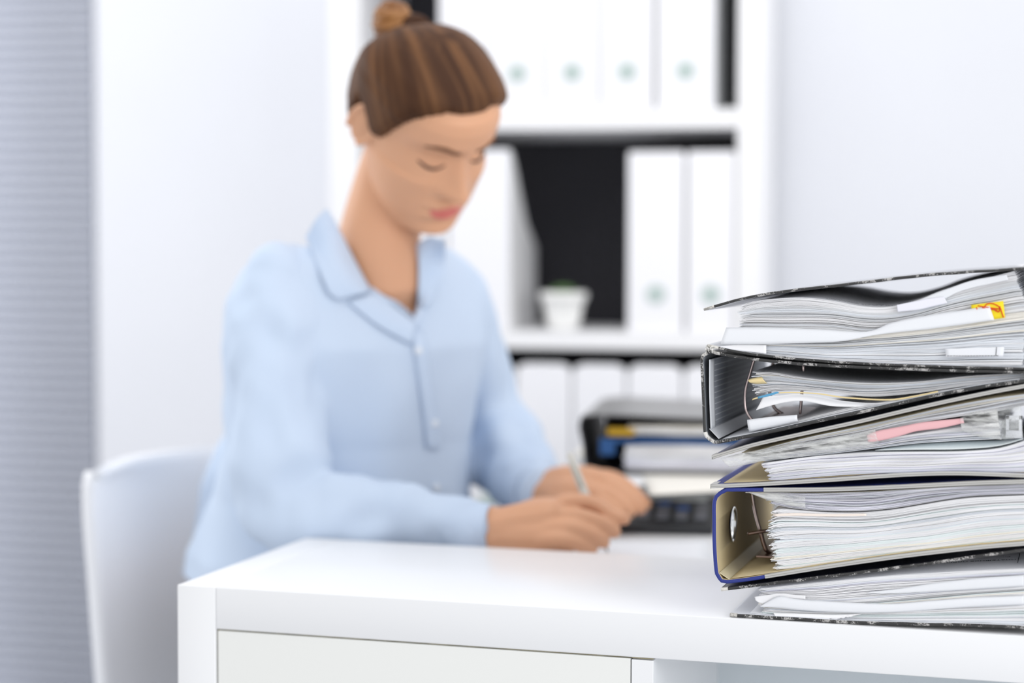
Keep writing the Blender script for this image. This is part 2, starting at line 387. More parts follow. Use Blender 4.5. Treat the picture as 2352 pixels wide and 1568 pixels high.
# A: top black binder
bA = root('black ring binder overfull of papers, topmost of the stack, yellow sticky note', A_lo)
pA = wpts(list(reversed(A_up))); spA = wpts(rspine(A_up+[(2500,611)], A_lo+[(2500,853)])); pAl = wpts(A_lo)
prof = list(reversed(pA)) + spA + list(reversed(pAl))
cover('cover', prof, tA, Y0, Y0+.318, [black_cov, white_lin, worn_edge, worn_tip], bA, n=130, worn_tips=('start','end'))
lining('lining', pAl, .0016, Y0, Y0+.318, gusset_g, bA)
paper_block('paper_stack', [(1700,702),(1725,693),(1764,687),(1842,683),(1908,690),(1975,703),(2040,705),(2105,690),(2160,668),(2236,646),(2330,622)],
    [(1702,755),(1800,757),(1908,758),(1990,766),(2060,762),(2138,752),(2220,735),(2300,722),(2362,713)], bA, n=42, y=.012, rise=.008, seed=3, ragged=.0016, waves=.0006, palette=(0,0,0,0,3,1))
paper_block('paper_stack', [(1690,780),(1800,780),(1908,776),(1990,768),(2060,763),(2138,753),(2220,737),(2300,723),(2362,714)],
    [(1706,811),(1810,820),(1908,827.5),(2039,834),(2171,838.5),(2345,839)], bA, n=46, y=.010, seed=4, ragged=.0022, waves=.0006, palette=(0,0,0,1,1,3,2))
flap('loose_sheet', [(1668,752),(1760,752),(1880,756),(1990,761),(2050,740),(2140,722),(2210,712),(2273,702)], [(1655,790),(1740,790.5),(1862,787),(1934,783.5),(2006,770),(2070,762),(2138,755),(2284,735)], .0085, flap_m, bA, yb=.0055, bulge=.001)
flap('loose_sheet', [(2105,692),(2138,678),(2180,662),(2236,643),(2312,630)], [(2108,698),(2160,690),(2200,671),(2250,657),(2316,643)], .0095, flap_m, bA)
flap('loose_sheet', [(2060,700),(2100,692),(2130,686),(2168,681)], [(2062,716),(2110,711),(2140,704),(2176,696)], .0083, paper[6], bA)
stk = flap('sticky_note', [(2230.5,700),(2304.6,691)], [(2233,740),(2308.6,729.5)], .0085, yellow, bA, n=6, yb=.0088)
mm = MB()
for a in ([(2247,702),(2275,707),(2297,709)],[(2257,707),(2290,712)],[(2262,703),(2270,696),(2284,698),(2297,706),(2301,717),(2305,728)],[(2243,706),(2246,716)],[(2297,704),(2294,716),(2285,712)]):
    q = smoothcurve([onY(x,y,.0080) for x,y in a], 10); mm.tube(q, .00045, 6)
mm.build('ink_scribble', red_ink, stk)
tabw = flap('paper_label', [(2170.7,801),(2240,798),(2307,796)], [(2173,820),(2240,818.5),(2304.6,818)], .0065, flap_m, bA, n=10)
mm = MB(); 
for i in range(18):
    x = 2176+i*6.6; a = onY(x, 817.2-.02*i, .0061); b = onY(x+4.4, 817.1-.02*i, .0061); mm.tube([a,b], .00022, 5)
a = onY(2289,797.5,.0061); b = onY(2287.5,816,.0061); mm.tube([a,b], .00025, 5)
mm.build('printed_line', ink, tabw)
# folded front sheet at left bottom
flap('loose_sheet', [(1645,796),(1700,791),(1760,792)], [(1645,797),(1700,805),(1760,812)], .0072, paper[0], bA, n=12)
# top sheet with small print seen under the cover
tl = MB()
for r_ in range(3):
    for i in range(34):
        p = onY(1905+i*6, 0, .03+r_*.02); 
        xx = p.x; zz = float(np.interp(xx, [q.x for q in wpts([(1842,683),(1908,690),(1975,703),(2040,705),(2105,690)],.012)], [q.z for q in wpts([(1842,683),(1908,690),(1975,703),(2040,705),(2105,690)],.012)]))
        if random.random() < .8: tl.box((xx, .030+r_*.012, zz+.0006), (xx+.0016, .0315+r_*.012, zz+.0007))
tl.build('printed_text', ink, bA)
# B: black/grey binder with the spine at the left
bB = root('black ring binder with grey dotted lining, second from top, spine at left', B_lo)
profB = wpts(B_up) + wpts(B_sp) + wpts(B_lo)
cover('cover', list(reversed(profB)), tB, Y0, Y0+.318, [black_cov, grey_lin, worn_edge, torn_tip], bB, n=150, tips_at=[(onY(1640,812,Y0),.004),(onY(1618,817,Y0),.0035),(onY(1636,1014,Y0),.0045),(onY(1621,1000,Y0),.003)])
m = MB(); rr = random.Random(5)
for k in range(16):
    c = onY(1622+rr.random()*18, 806-rr.random()*10, Y0-.0003+rr.random()*.003)
    m.ellipsoid(c, (V((rr.uniform(.0006,.002),0,rr.uniform(-.001,.001))), V((0,.0008,0)), V((rr.uniform(-.0006,.0006),0,rr.uniform(.0006,.0018)))), 6, 5)
m.build('torn_corner', torn_tip, bA)
SPB = wpts([(1622,818),(1622,860),(1625,930),(1627,990)])
lp = wpts([(1627,826),(1627,900),(1630,985)])
def vpanel(name, pts, xoff, y0, y1, mt, parent, t=.0006):
    rows = [[V((p.x+xoff, y, p.z)) for p in smoothcurve(pts, 14)] for y in np.linspace(y0, y1, 5)]
    return grid(rows, t).build(name, mt, parent, True)
vpanel('spine_lining', lp, .0006, Y0+.002, Y0+.024, gusset_g, bB)
vpanel('spine_lining', lp, .0002, Y0+.022, Y0+.314, grey_dot, bB)
g1 = wpts([(1628,985),(1650,1008)])
grid([[V((a.x+(b.x-a.x)*0, y, a.z)), V((b.x, y, b.z))] for y in (Y0+.003, Y0+.31) for a,b in [g1]], .0006).build('gusset', gusset_g, bB)
lining('lining', wpts(B_lo), .0020, Y0, Y0+.318, gusset_g, bB, y_in=.003, trim=.002, trim_end=.02)
paper_block('paper_stack', [(1740,853),(1780,855),(1829,864),(1908,874),(2006,879),(2105,876),(2170,869),(2236,862),(2352,856),(2370,857)],
    [(1729,907),(1783,898),(1842,897),(1908,902),(2000,911),(2105,903),(2200,889),(2280,880),(2352,871),(2370,869)], bB, n=34, y=.012, rise=.002, seed=11, ragged=.004, waves=.0005, fill=.62, palette=(0,0,0,1,3,3,2))
paper_block('paper_stack', [(1726,984),(1800,975),(1875,955),(1960,935),(2039,922),(2138,901),(2236,886),(2352,874)], [(1726,989),(1800,978),(1875,962),(1960,944),(2039,928),(2138,906),(2236,888),(2352,876)], bB, n=9, y=.010, seed=12, ragged=.003, waves=.0, fill=.6)
flap('manila_divider', [(1729,915),(1760,906),(1800,900),(1875,902),(1941,911),(2039,916),(2100,908),(2154,897)], [(1727,919),(1760,909),(1800,902.5),(1875,905),(1941,914.5),(2039,919.5),(2100,912),(2155,900.5)], .0095, manila, bB)
flap('blue_ink_sheet', [(1740,911),(1765,904),(1785,899)], [(1741,915),(1768,909),(1790,902)], .0092, blue_ink, bB, n=8)
flap('loose_sheet', [(1753,910),(1790,908),(1830,905),(1880,910),(1940,921),(2010,926),(2060,922)], [(1736,942),(1775,930),(1815,922),(1850,921),(1908,932),(1970,934),(2040,934)], .0095, paper[0], bB, yb=.012, bulge=-.002)
flap('curled_divider', [(1718,872),(1730,868),(1750,865)], [(1724,879),(1740,881),(1762,880)], .0085, manila, bB, n=10, bulge=.003)
lab = flap('folded_label', [(1716,964),(1770,957),(1831,952.6)], [(1721,991),(1775,980),(1833,967)], .0075, flap_m, bB, n=12, bulge=.002)
rg = empty('ring_mechanism', bB.location); rg.parent = bB; rg.matrix_parent_inverse = MW(bB).inverted()
mm = MB(); mm.tube([onY(x,y,.050) for x,y in [(1733,822),(1722,860),(1712,895),(1711,930),(1717,950),(1732,970)]], .0014, 10, sub=5); mm.build('ring', steel, rg, True)
mm = MB(); mm.tube([onY(x,y,.120) for x,y in [(1776,830),(1770,865),(1768,900),(1778,935),(1800,952)]], .0016, 10, sub=5); mm.build('ring', steel, rg, True)
mm = MB(); mm.tube([onY(x,y,.080) for x,y in [(1845,838),(1842,900),(1838,948)]], .0014, 10, sub=4); mm.build('ring', steel, rg, True)
mm = MB(); a = onY(1745,962,.06); mm.box((a.x, .05, a.z-.001), (a.x+.035,.2,a.z+.001)); mm.build('ring_plate', steel_dk, rg)
# C: blue binder, tilted, spine right
bC = root('blue ring binder with plastic sleeves and pink sheet, third from top', C_lo)
pCu, pCl = wpts(C_up), wpts(C_lo)
profC = pCu + wpts(rspine(C_up, C_lo)) + list(reversed(pCl))
cover('cover', profC, tC, Y0, Y0+.318, [navy_cov, blue_cov, blue_cov, metal_edge], bC, n=130)
lining('lining', pCl, .0020, Y0, Y0+.318, tan_lin, bC, y_in=.007, trim=.009)
lining('lining', pCu, -.0020, Y0, Y0+.318, tan_lin, bC, y_in=.007, trim=.009)
def edge_strip(pts, t, parent, n=60, name='metal_edge', y=Y0, yd=.0045):
    P = smoothcurve(pts, n); mb = MB(); prof = []
    sec = [(yd, .5), (.0004, .54), (-.0006, .40), (-.0007, .12), (-.0002, .0), (-.0007, -.12), (-.0006, -.40), (.0004, -.54), (yd, -.5)]
    vs = []
    for i in range(n):
        tt = (P[min(i+1,n-1)]-P[max(i-1,0)]).normalized(); q = V((-tt.z,0,tt.x))
        for dy, s in sec: vs.append(V((P[i].x, y+dy, P[i].z)) + q*s*t*1.12)
    K = len(sec); fs = [(i*K+k, i*K+k+1, (i+1)*K+k+1, (i+1)*K+k) for i in range(n-1) for k in range(K-1)]
    fs += [tuple(range(K)), tuple((n-1)*K+k for k in range(K-1,-1,-1))]
    mb.add(vs, fs); return mb.build(name, metal_edge, parent, fixn=True)
edge_strip(pCu, tC, bC); edge_strip(pCl, tC, bC)
for P_, sgn in ((pCu, 1), (pCl, 1)):
    a = P_[0]; rows = [[V((a.x-.0004, y, a.z+zz)) for zz in (-.0019, .0019)] + [V((a.x+.005, y, a.z+.0021+.0))] for y in (Y0-.0004, Y0+.022)]
    grid(rows, .0004).build('metal_corner', metal_edge, bC)
paper_block('paper_stack', [(1748,1064),(1842,1051),(1908,1044),(2006,1038),(2105,1037),(2203,1036),(2280,1031),(2318,1023),(2352,1012),(2370,1006)],
    [(1772,1104),(1840,1098),(1908,1093),(1990,1088),(2072,1085),(2160,1083),(2236,1083),(2352,1084),(2370,1084)], bC, n=52, y=.010, seed=21, ragged=.0016, waves=.0007, fill=.86, palette=(0,6,6,0,0,1), yj=.0006)
paper_block('paper_stack', [(1722,1040),(1800,1018),(1875,1000),(1972,980),(2074,957),(2176,934),(2278,915),(2352,905),(2370,902)],
    [(1700,1052),(1800,1034),(1875,1022),(1972,1004),(2074,978),(2176,960),(2278,946),(2352,932),(2370,930)], bC, n=22, y=.011, seed=22, ragged=.004, waves=.0006, fill=.65, palette=(0,1,1,3,3,2))
paper_block('paper_stack', [(1700,1058),(1800,1040),(1875,1030),(1972,1016),(2074,1000),(2176,985),(2240,978),(2296,974)],
    [(1745,1060),(1842,1049),(1908,1042),(2006,1030),(2105,1018),(2203,1012),(2250,1010),(2298,1008)], bC, n=18, y=.012, seed=23, ragged=.003, waves=.0006, fill=.7, palette=(0,0,1,3,6))
sl = flap('plastic_sleeve', [(1655,1053),(1700,1041),(1760,1030),(1830,1018),(1910,1005),(2010,985)], [(1676,1073),(1712,1067),(1765,1056),(1840,1048),(1920,1038),(2020,1022)], .0085, plastic_g, bC, n=50, bulge=.002, ripple=.0008)
flap('plastic_sleeve', [(2205,960),(2240,945),(2290,938)], [(2210,990),(2250,1002),(2300,1010)], .007, plastic_g, bC, n=16, bulge=.004, ripple=.002)
flap('plastic_sleeve', [(2290,940),(2303,938),(2345,930)], [(2300,1008),(2308,1009),(2350,1004)], .010, plastic, bC, n=12, bulge=.004, ripple=.002)
flap('pink_sheet', [(1991,998.6),(2016,989),(2075,978),(2115,970),(2160,965),(2212,960)], [(1994,1016),(2030,1010),(2070,1000),(2105,990),(2160,983),(2215,971)], .0080, pink, bC, n=24, yb=.0075, bulge=.0008)
flap('loose_sheet', [(2040,1026),(2105,1018),(2203,1013),(2300,1010),(2350,1003)], [(2010,1034),(2105,1032),(2203,1031),(2290,1024),(2350,1008)], .028, paper[4], bC, n=20, yb=.010)
mm = MB(); mm.box(tuple(onY(2312,1004,.02)), tuple(onY(2346,960,.02)+V((0,.002,0))), 0)
fin = MB(); 
for (x0,y0_,x1,y1_) in ((2310,1005,2348,989),(2310,989,2318,955),(2340,989,2348,955),(2310,962,2348,955)):
    a = onY(x0,y0_,.016); b = onY(x1,y1_,.016); fin.box((a.x,.016,a.z),(b.x,.018,b.z))
fin.build('hole_tab', white_lin, bC)
# D: blue binder, spine left, finger hole
bD = root('bright blue ring binder with tan lining and finger hole, second from bottom', D_lo)
profD = wpts(D_up) + wpts(D_sp) + wpts(D_lo)
covD = cover('cover', list(reversed(profD)), .0034, Y0, Y0+.318, [blue_cov, tan_lin, blue_cov, blue_cov], bD, n=150)
hc = onY(1684,1197,.105); sx = wpts([(1641,1197)])[0].x
cm = MB(); cm.tube([V((sx-.02,.085,hc.z)), V((sx+.02,.085,hc.z))], .0145, 40, cap=False)
cut = cm.build('cutter', blue_cov, None, fixn=True)
md = covD.modifiers.new('b','BOOLEAN'); md.operation = 'DIFFERENCE'; md.object = cut; md.solver = 'EXACT'
nm = mesh_from_eval(covD); covD.modifiers.clear(); covD.data = nm; bpy.data.objects.remove(cut)
mm = MB(); vs = []; fs = []
for k in range(40):
    a = 2*math.pi*k/40
    for (dx, r_) in ((-.0026,.0170),(-.0026,.0140),(-.0018,.0134),(.0018,.0134),(.0026,.0140),(.0026,.0170)): vs.append((sx+.0004+dx, .085+r_*math.cos(a), hc.z+r_*math.sin(a)))
for k in range(40):
    for j in range(5): fs.append((k*6+j, ((k+1)%40)*6+j, ((k+1)%40)*6+j+1, k*6+j+1))
mm.add(vs, fs); mm.build('finger_ring', mat('polished_steel', (225,228,230), rough=.15, metal=1.), bD, True)
lining('lining', wpts(D_lo), .0022, Y0, Y0+.318, tan_lin, bD, y_in=.004, trim=.002, trim_end=.01)
g1 = wpts([(1650,1316),(1674,1334)])
grid([[V((g1[0].x+.0005, y, g1[0].z)), V((g1[1].x, y, g1[1].z+.001))] for y in (Y0+.003, Y0+.31)], .0006).build('gusset', gusset_t, bD)
edge_strip(list(reversed(wpts([(2400,1103.5),(2352,1105.5),(2236,1109),(2072,1117),(1908,1123.5),(1754,1124.5)]))), .0032, bD)
edge_strip(wpts([(1757,1324),(1908,1300),(2072,1277),(2236,1258),(2352,1248),(2400,1243)]), .0032, bD)
paper_block('paper_stack', [(1768,1176),(1792,1168),(1850,1172),(1908,1176),(1974,1176),(2040,1171),(2105,1161),(2170,1150),(2236,1142),(2352,1137),(2370,1136)],
    [(1785,1308),(1845,1301),(1908,1292),(2000,1281),(2072,1272),(2160,1262),(2236,1253),(2352,1239),(2370,1237)], bD, n=84, y=.012, seed=31, ragged=.0038, waves=.0007, fill=.84, palette=(0,0,0,4,4,1,2,0), yj=.0008)
paper_block('sleeve_stack', [(1722,1129),(1760,1129),(1830,1131),(1908,1131),(1990,1129),(2072,1124),(2160,1119),(2236,1115),(2352,1111),(2370,1111)],
    [(1775,1158),(1815,1166),(1860,1171),(1908,1173),(1974,1173),(2040,1168),(2105,1158),(2170,1147),(2236,1139),(2352,1134),(2370,1133)], bD, n=22, y=.010, seed=32, ragged=.005, waves=.0008, fill=.6, palette=(6,6,0,1,3,6))
flap('plastic_sleeve', [(1719,1129),(1745,1130),(1800,1133),(1850,1138)], [(1722,1132),(1750,1143),(1800,1158),(1850,1166)], .0085, plastic_g, bD, n=20, bulge=.001, ripple=.0006)
flap('peach_sheet', [(1776,1180),(1830,1178),(1908,1180),(1990,1179)], [(1778,1186),(1830,1184),(1908,1186),(1990,1184)], .0115, paper[5], bD, n=20)
rg = empty('ring_mechanism', bD.location); rg.parent = bD; rg.matrix_parent_inverse = MW(bD).inverted()
mm = MB(); mm.tube([onY(x,y,.080) for x,y in [(1727,1132),(1731,1158),(1738,1190),(1747,1220)]], .0017, 10, sub=4); mm.build('ring', steel, rg, True)
mm = MB(); mm.tube([onY(x,y,.075) for x,y in [(1748,1225),(1753,1245),(1759,1262)]], .0022, 10, sub=3); mm.tube([onY(1720,1225,.07), onY(1770,1217,.075)], .0016, 8); mm.build('lever', steel_dk, rg, True)
mm = MB(); a = onY(1740,1274,.07); mm.box((a.x,.06,a.z-.001),(a.x+.05,.16,a.z+.001), bev=.0005); mm.tube([onY(1759,1262,.075), onY(1770,1272,.08)], .002, 8); mm.build('ring_plate', steel_dk, rg)
# E: bottom black binder
bE = root('black ring binder with white lining, lowest of the stack on the shelf unit', E_lo)
pEu, pEl = wpts(E_up), wpts(E_lo)
cover('cover', pEu + wpts(rspine(E_up, E_lo)) + list(reversed(pEl)), .0029, Y0, Y0+.318, [black_cov, white_lin, worn_edge, worn_tip], bE, n=130, worn_tips=('start','end'))  # inner faces made white to bounce light onto the papers
lining('lining', pEl, .0019, Y0, Y0+.318, white_lin, bE, y_in=.006, trim=.012)
paper_block('paper_stack', [(1750,1350),(1830,1341),(1908,1333),(1990,1325),(2072,1318),(2160,1313),(2236,1309),(2352,1304),(2370,1303)],
    [(1745,1382),(1830,1386),(1908,1390),(2072,1378),(2236,1363),(2352,1355),(2370,1353)], bE, n=34, y=.012, rise=.014, seed=41, ragged=.002, waves=.0005, fill=.86, palette=(0,0,6,0,1))
paper_block('paper_stack', [(1745,1384),(1830,1388),(1908,1392),(2072,1380),(2236,1365),(2352,1357),(2370,1355)],
    [(1752,1417),(1830,1422),(1908,1426),(2072,1430),(2236,1431),(2352,1434),(2370,1435)], bE, n=38, y=.010, seed=42, ragged=.003, waves=.0005, fill=.8, palette=(0,0,1,4,2,0))
flap('loose_sheet', [(1748,1391),(1786,1369),(1815,1373),(1856,1378),(1879,1379),(1963,1384),(2050,1386),(2140,1379),(2236,1372),(2352,1367)], [(1746,1393),(1790,1396),(1830,1400),(1870,1403),(1915,1405),(1970,1407),(2050,1406),(2140,1400),(2236,1393),(2352,1388)], .0085, flap_m, bE, n=70, yb=.0075, bulge=.001)
flap('loose_sheet', [(1733,1370),(1760,1366),(1795,1363),(1850,1368)], [(1735,1378),(1752,1386),(1790,1374),(1850,1376)], .0100, paper[0], bE, n=20)
flap('loose_sheet', [(2000,1358),(2060,1352),(2150,1338),(2250,1327),(2352,1320)], [(1990,1362),(2060,1362),(2150,1358),(2250,1352),(2352,1346)], .0095, flap_m, bE, yb=.0085, bulge=.0008)
# torn strip, ragged lower edge
top = [(1776,1407),(1850,1409),(1915,1411),(1980,1409)]; A_ = smoothcurve([onY(a,b,.0080) for a,b in top], 60)
B_ = smoothcurve([onY(a,b,.0072) for a,b in [(1783,1419),(1801,1420),(1860,1419.5),(1915,1421),(1963,1414)]], 60)
grid([[A_[k].lerp(B_[k], s)+V((0,0,(random.uniform(-.0005,.0005) if s == 1 else 0))) for k in range(60)] for s in (0,.5,1)], .0003).build('torn_sheet', paper[0], bE, True)
# text on the top sheet, seen upside down
ts = [onY(a,b,.012) for a,b in [(2072,1318),(2160,1313),(2236,1309),(2352,1304)]]
txt = MB()
def text_mesh(s, size):
    cu = bpy.data.curves.new('t','FONT'); cu.body = s; cu.size = size; cu.extrude = .00004
    o = bpy.data.objects.new('t', cu); COL.objects.link(o); me = mesh_from_eval(o); bpy.data.objects.remove(o)
    return [v.co.copy() for v in me.vertices], [tuple(p.vertices) for p in me.polygons]
zx = lambda x: float(np.interp(x, [p.x for p in ts], [p.z for p in ts]))+.0012
for s_, size, yy, px0 in (('ПЛАТЕЖНОЕ ПОРУЧЕНИЕ № 301', .0062, .058, 2335), ('Сумма в валюте СОРОК', .0052, .075, 2320)):
    vs, fs = text_mesh(s_, size); xr = onY(px0,1280,.06).x
    txt.add([V((xr - v.x, yy - v.y, zx(xr-v.x)+v.z)) for v in vs], fs)
xr = onY(2338,1280,.05).x; txt.box((xr,.035,zx(xr)),(xr+.0006,.09,zx(xr)+.0002))
txt.build('printed_text', ink, bE)

# ================================================================== DESK AND THINGS ON IT
DZ = ZT - .022
dl = at(1120, 1200, 2.25); DX0 = dl.x; DY0 = DEP + .004; DX1 = 1.75; DY1 = 1.12
desk = empty('desk', ((DX0+DX1)/2, (DY0+DY1)/2, 0)); tag(desk, 'white desk behind the shelf unit where the woman writes', 'desk')
m = MB(); m.box((DX0,DY0,DZ-.025),(DX1,DY1,DZ), bev=.002); m.build('desktop', white_lam, desk)
for x in (DX0+.03, DX1-.05):
    for y in (DY0+.022, DY1-.05):
        m = MB(); m.tube([V((x,y,0)), V((x,y,DZ-.026))], .018, 14, cap=False); m.build('leg', white_lam, desk, True)
def sheet(name, c4, z, mt, label, cat, group=None, t=.0006, curl=0.):
    """thin sheet through 4 world xy corners"""
    a,b,c,d = [V((p.x,p.y,0)) for p in c4]; rows = []
    for i in range(8):
        s = i/7; r = []
        for k in range(8):
            u = k/7; p = a.lerp(b,u).lerp(d.lerp(c,u), s); p.z = z + curl*(max(0,s-.6)**2 + .4*noise.noise(V((s*2,u*2,z*50)))*.1); r.append(p)
        rows.append(r)
    o = grid(rows, t).build(name, mt, None, True); tag(o, label, cat, group); return o
sheet('writing_paper', [onZ(1330,1240,DZ), onZ(1625,1240,DZ), onZ(1640,1300,DZ), onZ(1300,1300,DZ)], DZ+.0008, flap_m, 'white sheet of paper the woman writes on, under her right hand', 'paper')
# calculator
cpos = onZ(1518, 1228, DZ); cal = empty('calculator', (cpos.x, cpos.y, DZ+.0005), math.radians(9)); tag(cal, 'black desk calculator with grey keys beside the writing hand', 'calculator')
CM = Matrix.Translation(cal.location) @ Matrix.Rotation(math.radians(9),4,'Z')
cb = mat('calculator_black', (38,40,44), rough=.4); ck = mat('calculator_key', (120,122,130), rough=.4); ckb = mat('calculator_blue_key', (30,90,170), rough=.4); cd = mat('calculator_display', (205,212,214), rough=.2)
m = MB(); vs = []; sec = [(0,0),(0,.012),(.016,.016),(.100,.032),(.124,.032),(.127,0)]
for x in (-.066,.066):
    for y,z in sec: vs.append(CM @ V((x,y,z)))
m.add(vs, [tuple(range(6)), tuple(range(11,5,-1))] + [(k,(k+1)%6,(k+1)%6+6,k+6) for k in range(6)]); bo = m.build('body', cb, cal, fixn=True)
md = bo.modifiers.new('bev','BEVEL'); md.width = .003; md.segments = 3
sl = math.atan2(.016,.084)
for r_ in range(4):
    for c_ in range(5):
        P = CM @ Matrix.Translation((-.048+c_*.024, (.022+r_*.0175), .0172+r_*.0175*.19)) @ Matrix.Rotation(sl,4,'X')
        m = MB(); m.box((-.008,-.0055,0),(.008,.0055,.0035), X=P, bev=.001); m.build('key', ckb if (r_,c_) in ((3,2),(2,3)) else ck, cal)
P = CM @ Matrix.Translation((0,.103,.0322)) @ Matrix.Rotation(sl*.6,4,'X'); m = MB(); m.box((-.052,-.010,-.002),(.052,.010,.0015), X=P, bev=.0005); m.build('display', cd, cal)
# paper pile and background binder
S0 = onZ(1480,1150,DZ)
def quadpile(cx, cy, w, d, rz, z0, n, seed, name, label, cat, pal=(0,0,0,2,1)):
    r = random.Random(seed); mb = MB(); z = z0
    for i in range(n):
        M = Matrix.Translation((cx+r.gauss(0,.005), cy+r.gauss(0,.005), 0)) @ Matrix.Rotation(rz+r.gauss(0,.02),4,'Z'); h = r.uniform(.0008,.0022)
        mb.box((-w/2,-d/2,z),(w/2,d/2,z+h*.85), mi=r.choice(pal), X=M); z += h
    o = mb.build(name, paper, None); tag(o, label, cat); return z
pc = onZ(1560, 1105, DZ)
z1 = quadpile(pc.x+.02, pc.y+.025, .33, .26, .15, DZ+.0004, 33, 5, 'paper_pile', 'pile of white and cream papers on the desk under the open black binder', 'papers', (0,2,2,0,4))
ob = at(1332, 1080, 2.52); zb = z1+.0035
bw = .30
bF = empty('ring_binder', (ob.x+.15, ob.y+.1, zb)); tag(bF, 'blurred black ring binder lying on the papers at the back of the desk', 'ring binder')
RM = Matrix.Translation(V((ob.x, ob.y, zb))) @ Matrix.Rotation(math.radians(9),4,'Z')
Pp = [V(p) for p in ((.29,0,.0725),(.15,0,.074),(.018,0,.0765),(.0,0,.066),(.004,0,.04),(.008,0,.012),(.022,0,.0016),(.15,0,.0015),(.29,0,.0015))]
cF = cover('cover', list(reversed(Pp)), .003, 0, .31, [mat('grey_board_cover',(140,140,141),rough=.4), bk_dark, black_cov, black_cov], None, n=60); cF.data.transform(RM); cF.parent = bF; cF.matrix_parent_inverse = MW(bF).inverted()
for nm_, z0_, z1_, x0_, nn, sd, pal in (('paper_stack',.004,.038,.060,18,51,(0,6,1,0)), ('paper_stack',.052,.064,.065,6,52,(3,3,2))):
    pb = paper_block(nm_, [V((x0_,.006,z1_)),V((.15,.006,z1_+.002)),V((.285,.006,z1_-.004))], [V((x0_,.006,z0_)),V((.15,.006,z0_)),V((.285,.006,z0_))], None, n=nn, y=.006, seed=sd, palette=pal, px=False, ns=12)
    pb.data.transform(RM); pb.parent = bF; pb.matrix_parent_inverse = MW(bF).inverted()
m = MB(); m.box((.030,.003,.040),(.285,.30,.0465), X=RM, bev=.001); m.box((.026,.002,.024),(.046,.02,.0465), X=RM, bev=.001); m.build('blue_folder', mat('blue_folder',(36,84,140),rough=.5), bF)
m = MB(); m.box((.022,.13,.004),(.075,.19,.0705), X=RM, bev=.003); m.build('dark_gap_filler', bk_dark, bF)  # black box added to darken the bright see-through gap beside the spine
m = MB(); m.box((.036,.001,.050),(.072,.03,.060), X=RM, bev=.001); m.build('yellow_tab', mat('ochre_tab',(190,150,30),rough=.5), bF)
for a,b,c_,d_,zz,mt,lb in (((1352,1076),(1480,1066),(1500,1112),(1378,1122),z1+.0008,paper[0],'white loose sheet on the paper pile, its corner sticking out towards the pen'),
        ((1470,1082),(1660,1075),(1672,1127),(1494,1136),z1+.0022,paper[2],'cream loose sheet on the paper pile, in front of the open black binder')):
    sheet('loose_paper', [onZ(*d_,zz), onZ(*c_,zz), onZ(*b,zz), onZ(*a,zz)], zz, mt, lb, 'paper')

# ================================================================== THE WOMAN
skin = mat('skin', (216,164,130), rough=.5, sub=.12, spec=.35)
blouse_m = mat('pale_blue_blouse', (209,225,246), rough=.85, transl=.12, spec=.2)
hair_m = mat('brown_hair', (96,62,38), rough=.6, spec=.18)
_nt = hair_m.node_tree; _a = _nt.nodes.new('ShaderNodeAttribute'); _a.attribute_name = 'strand'; _r = _nt.nodes.new('ShaderNodeValToRGB')
_r.color_ramp.elements[0].position = .25; _r.color_ramp.elements[1].position = .85; _r.color_ramp.elements[0].color = hexc(66,40,24)+(1,); _r.color_ramp.elements[1].color = hexc(112,76,48)+(1,)
_nt.links.new(_a.outputs['Fac'], _r.inputs['Fac']); _nt.links.new(_r.outputs['Color'], _nt.nodes['Principled BSDF'].inputs['Base Color'])
bun_m = mat('bun_hair', (128,82,40), rough=.5, rgb2=(168,116,62), noise_scale=22, bump=.5, bscale=60)
brow_m = mat('eyebrow_hair', (112,76,54), rough=.8); lash_m = mat('eyelash', (70,46,42), rough=.8); lip_m = mat('lips', (206,112,102), rough=.4, sub=.1)
PD = .09; KS = 1.04
_at = at
def at(px, py, z): return _at(px, py, z+PD)     # the whole figure sits a little further back
HR = Matrix(((-0.637644722422024, 0.6428259328241902, 0.4244808924510616, 0),(-0.748945514278759, -0.38839352476289457, -0.5368715736225751, 0),(-0.18024934010715565, -0.6602463858371088, 0.7290986801386836, 0),(0,0,0,1)))
_t = V((0.11462514834838655, 0.3928111278321844, ZT+0.481949234738308)); HM = Matrix.Translation(_t + ray(*topx(_t))*PD) @ HR @ Matrix.Scale(KS, 4)
SL = np.array([  # z, front y, back y, half width
 (-.1135,.066,.030,.018),(-.109,.079,.010,.032),(-.100,.0870,-.010,.043),(-.085,.086,-.026,.0535),(-.070,.0875,-.038,.0600),(-.050,.0880,-.052,.0650),(-.030,.0875,-.068,.0685),
 (-.010,.0865,-.082,.0705),(.012,.0860,-.094,.0715),(.033,.0905,-.100,.0720),(.055,.0900,-.102,.0735),(.078,.0820,-.098,.0710),(.098,.0660,-.086,.0620),(.114,.0440,-.068,.0480),(.126,.0200,-.046,.0320),(.132,.0020,-.028,.0160)])
_k = np.clip((SL[:,0]-.03)/.08, 0, 1); SL[:,2] = np.where(SL[:,2] < 0, SL[:,2]*.75*(1-.2*_k), SL[:,2]); SL[:,1] += np.interp(SL[:,0], [.01,.025,.035,.09,.12], [0,.006,.008,.015,.0075]); SL[:,3] *= 1-.13*_k; SL[:,0] = np.where(SL[:,0] > .05, .05+(SL[:,0]-.05)*.58, SL[:,0])
ZTOP = float(SL[-1,0])
def gs(x, s): return math.exp(-.5*(x/s)**2)
def head_pt(z, a, off=0.):
    yf, yb, w = (float(np.interp(z, SL[:,0], SL[:,k])) for k in (1,2,3))
    yc = (yf*.35+yb*.65) if z > -.02 else (yf*.5+yb*.5)
    e = 2.25; c = math.cos(a); s = math.sin(a)   # a=0 front
    rr = 1/((abs(c)**e+abs(s)**e)**(1/e))
    x = (w+off)*s*rr; y = yc + ((yf-yc)+off if c > 0 else (yc-yb)+off)*c*rr
    return V((x, y, z))
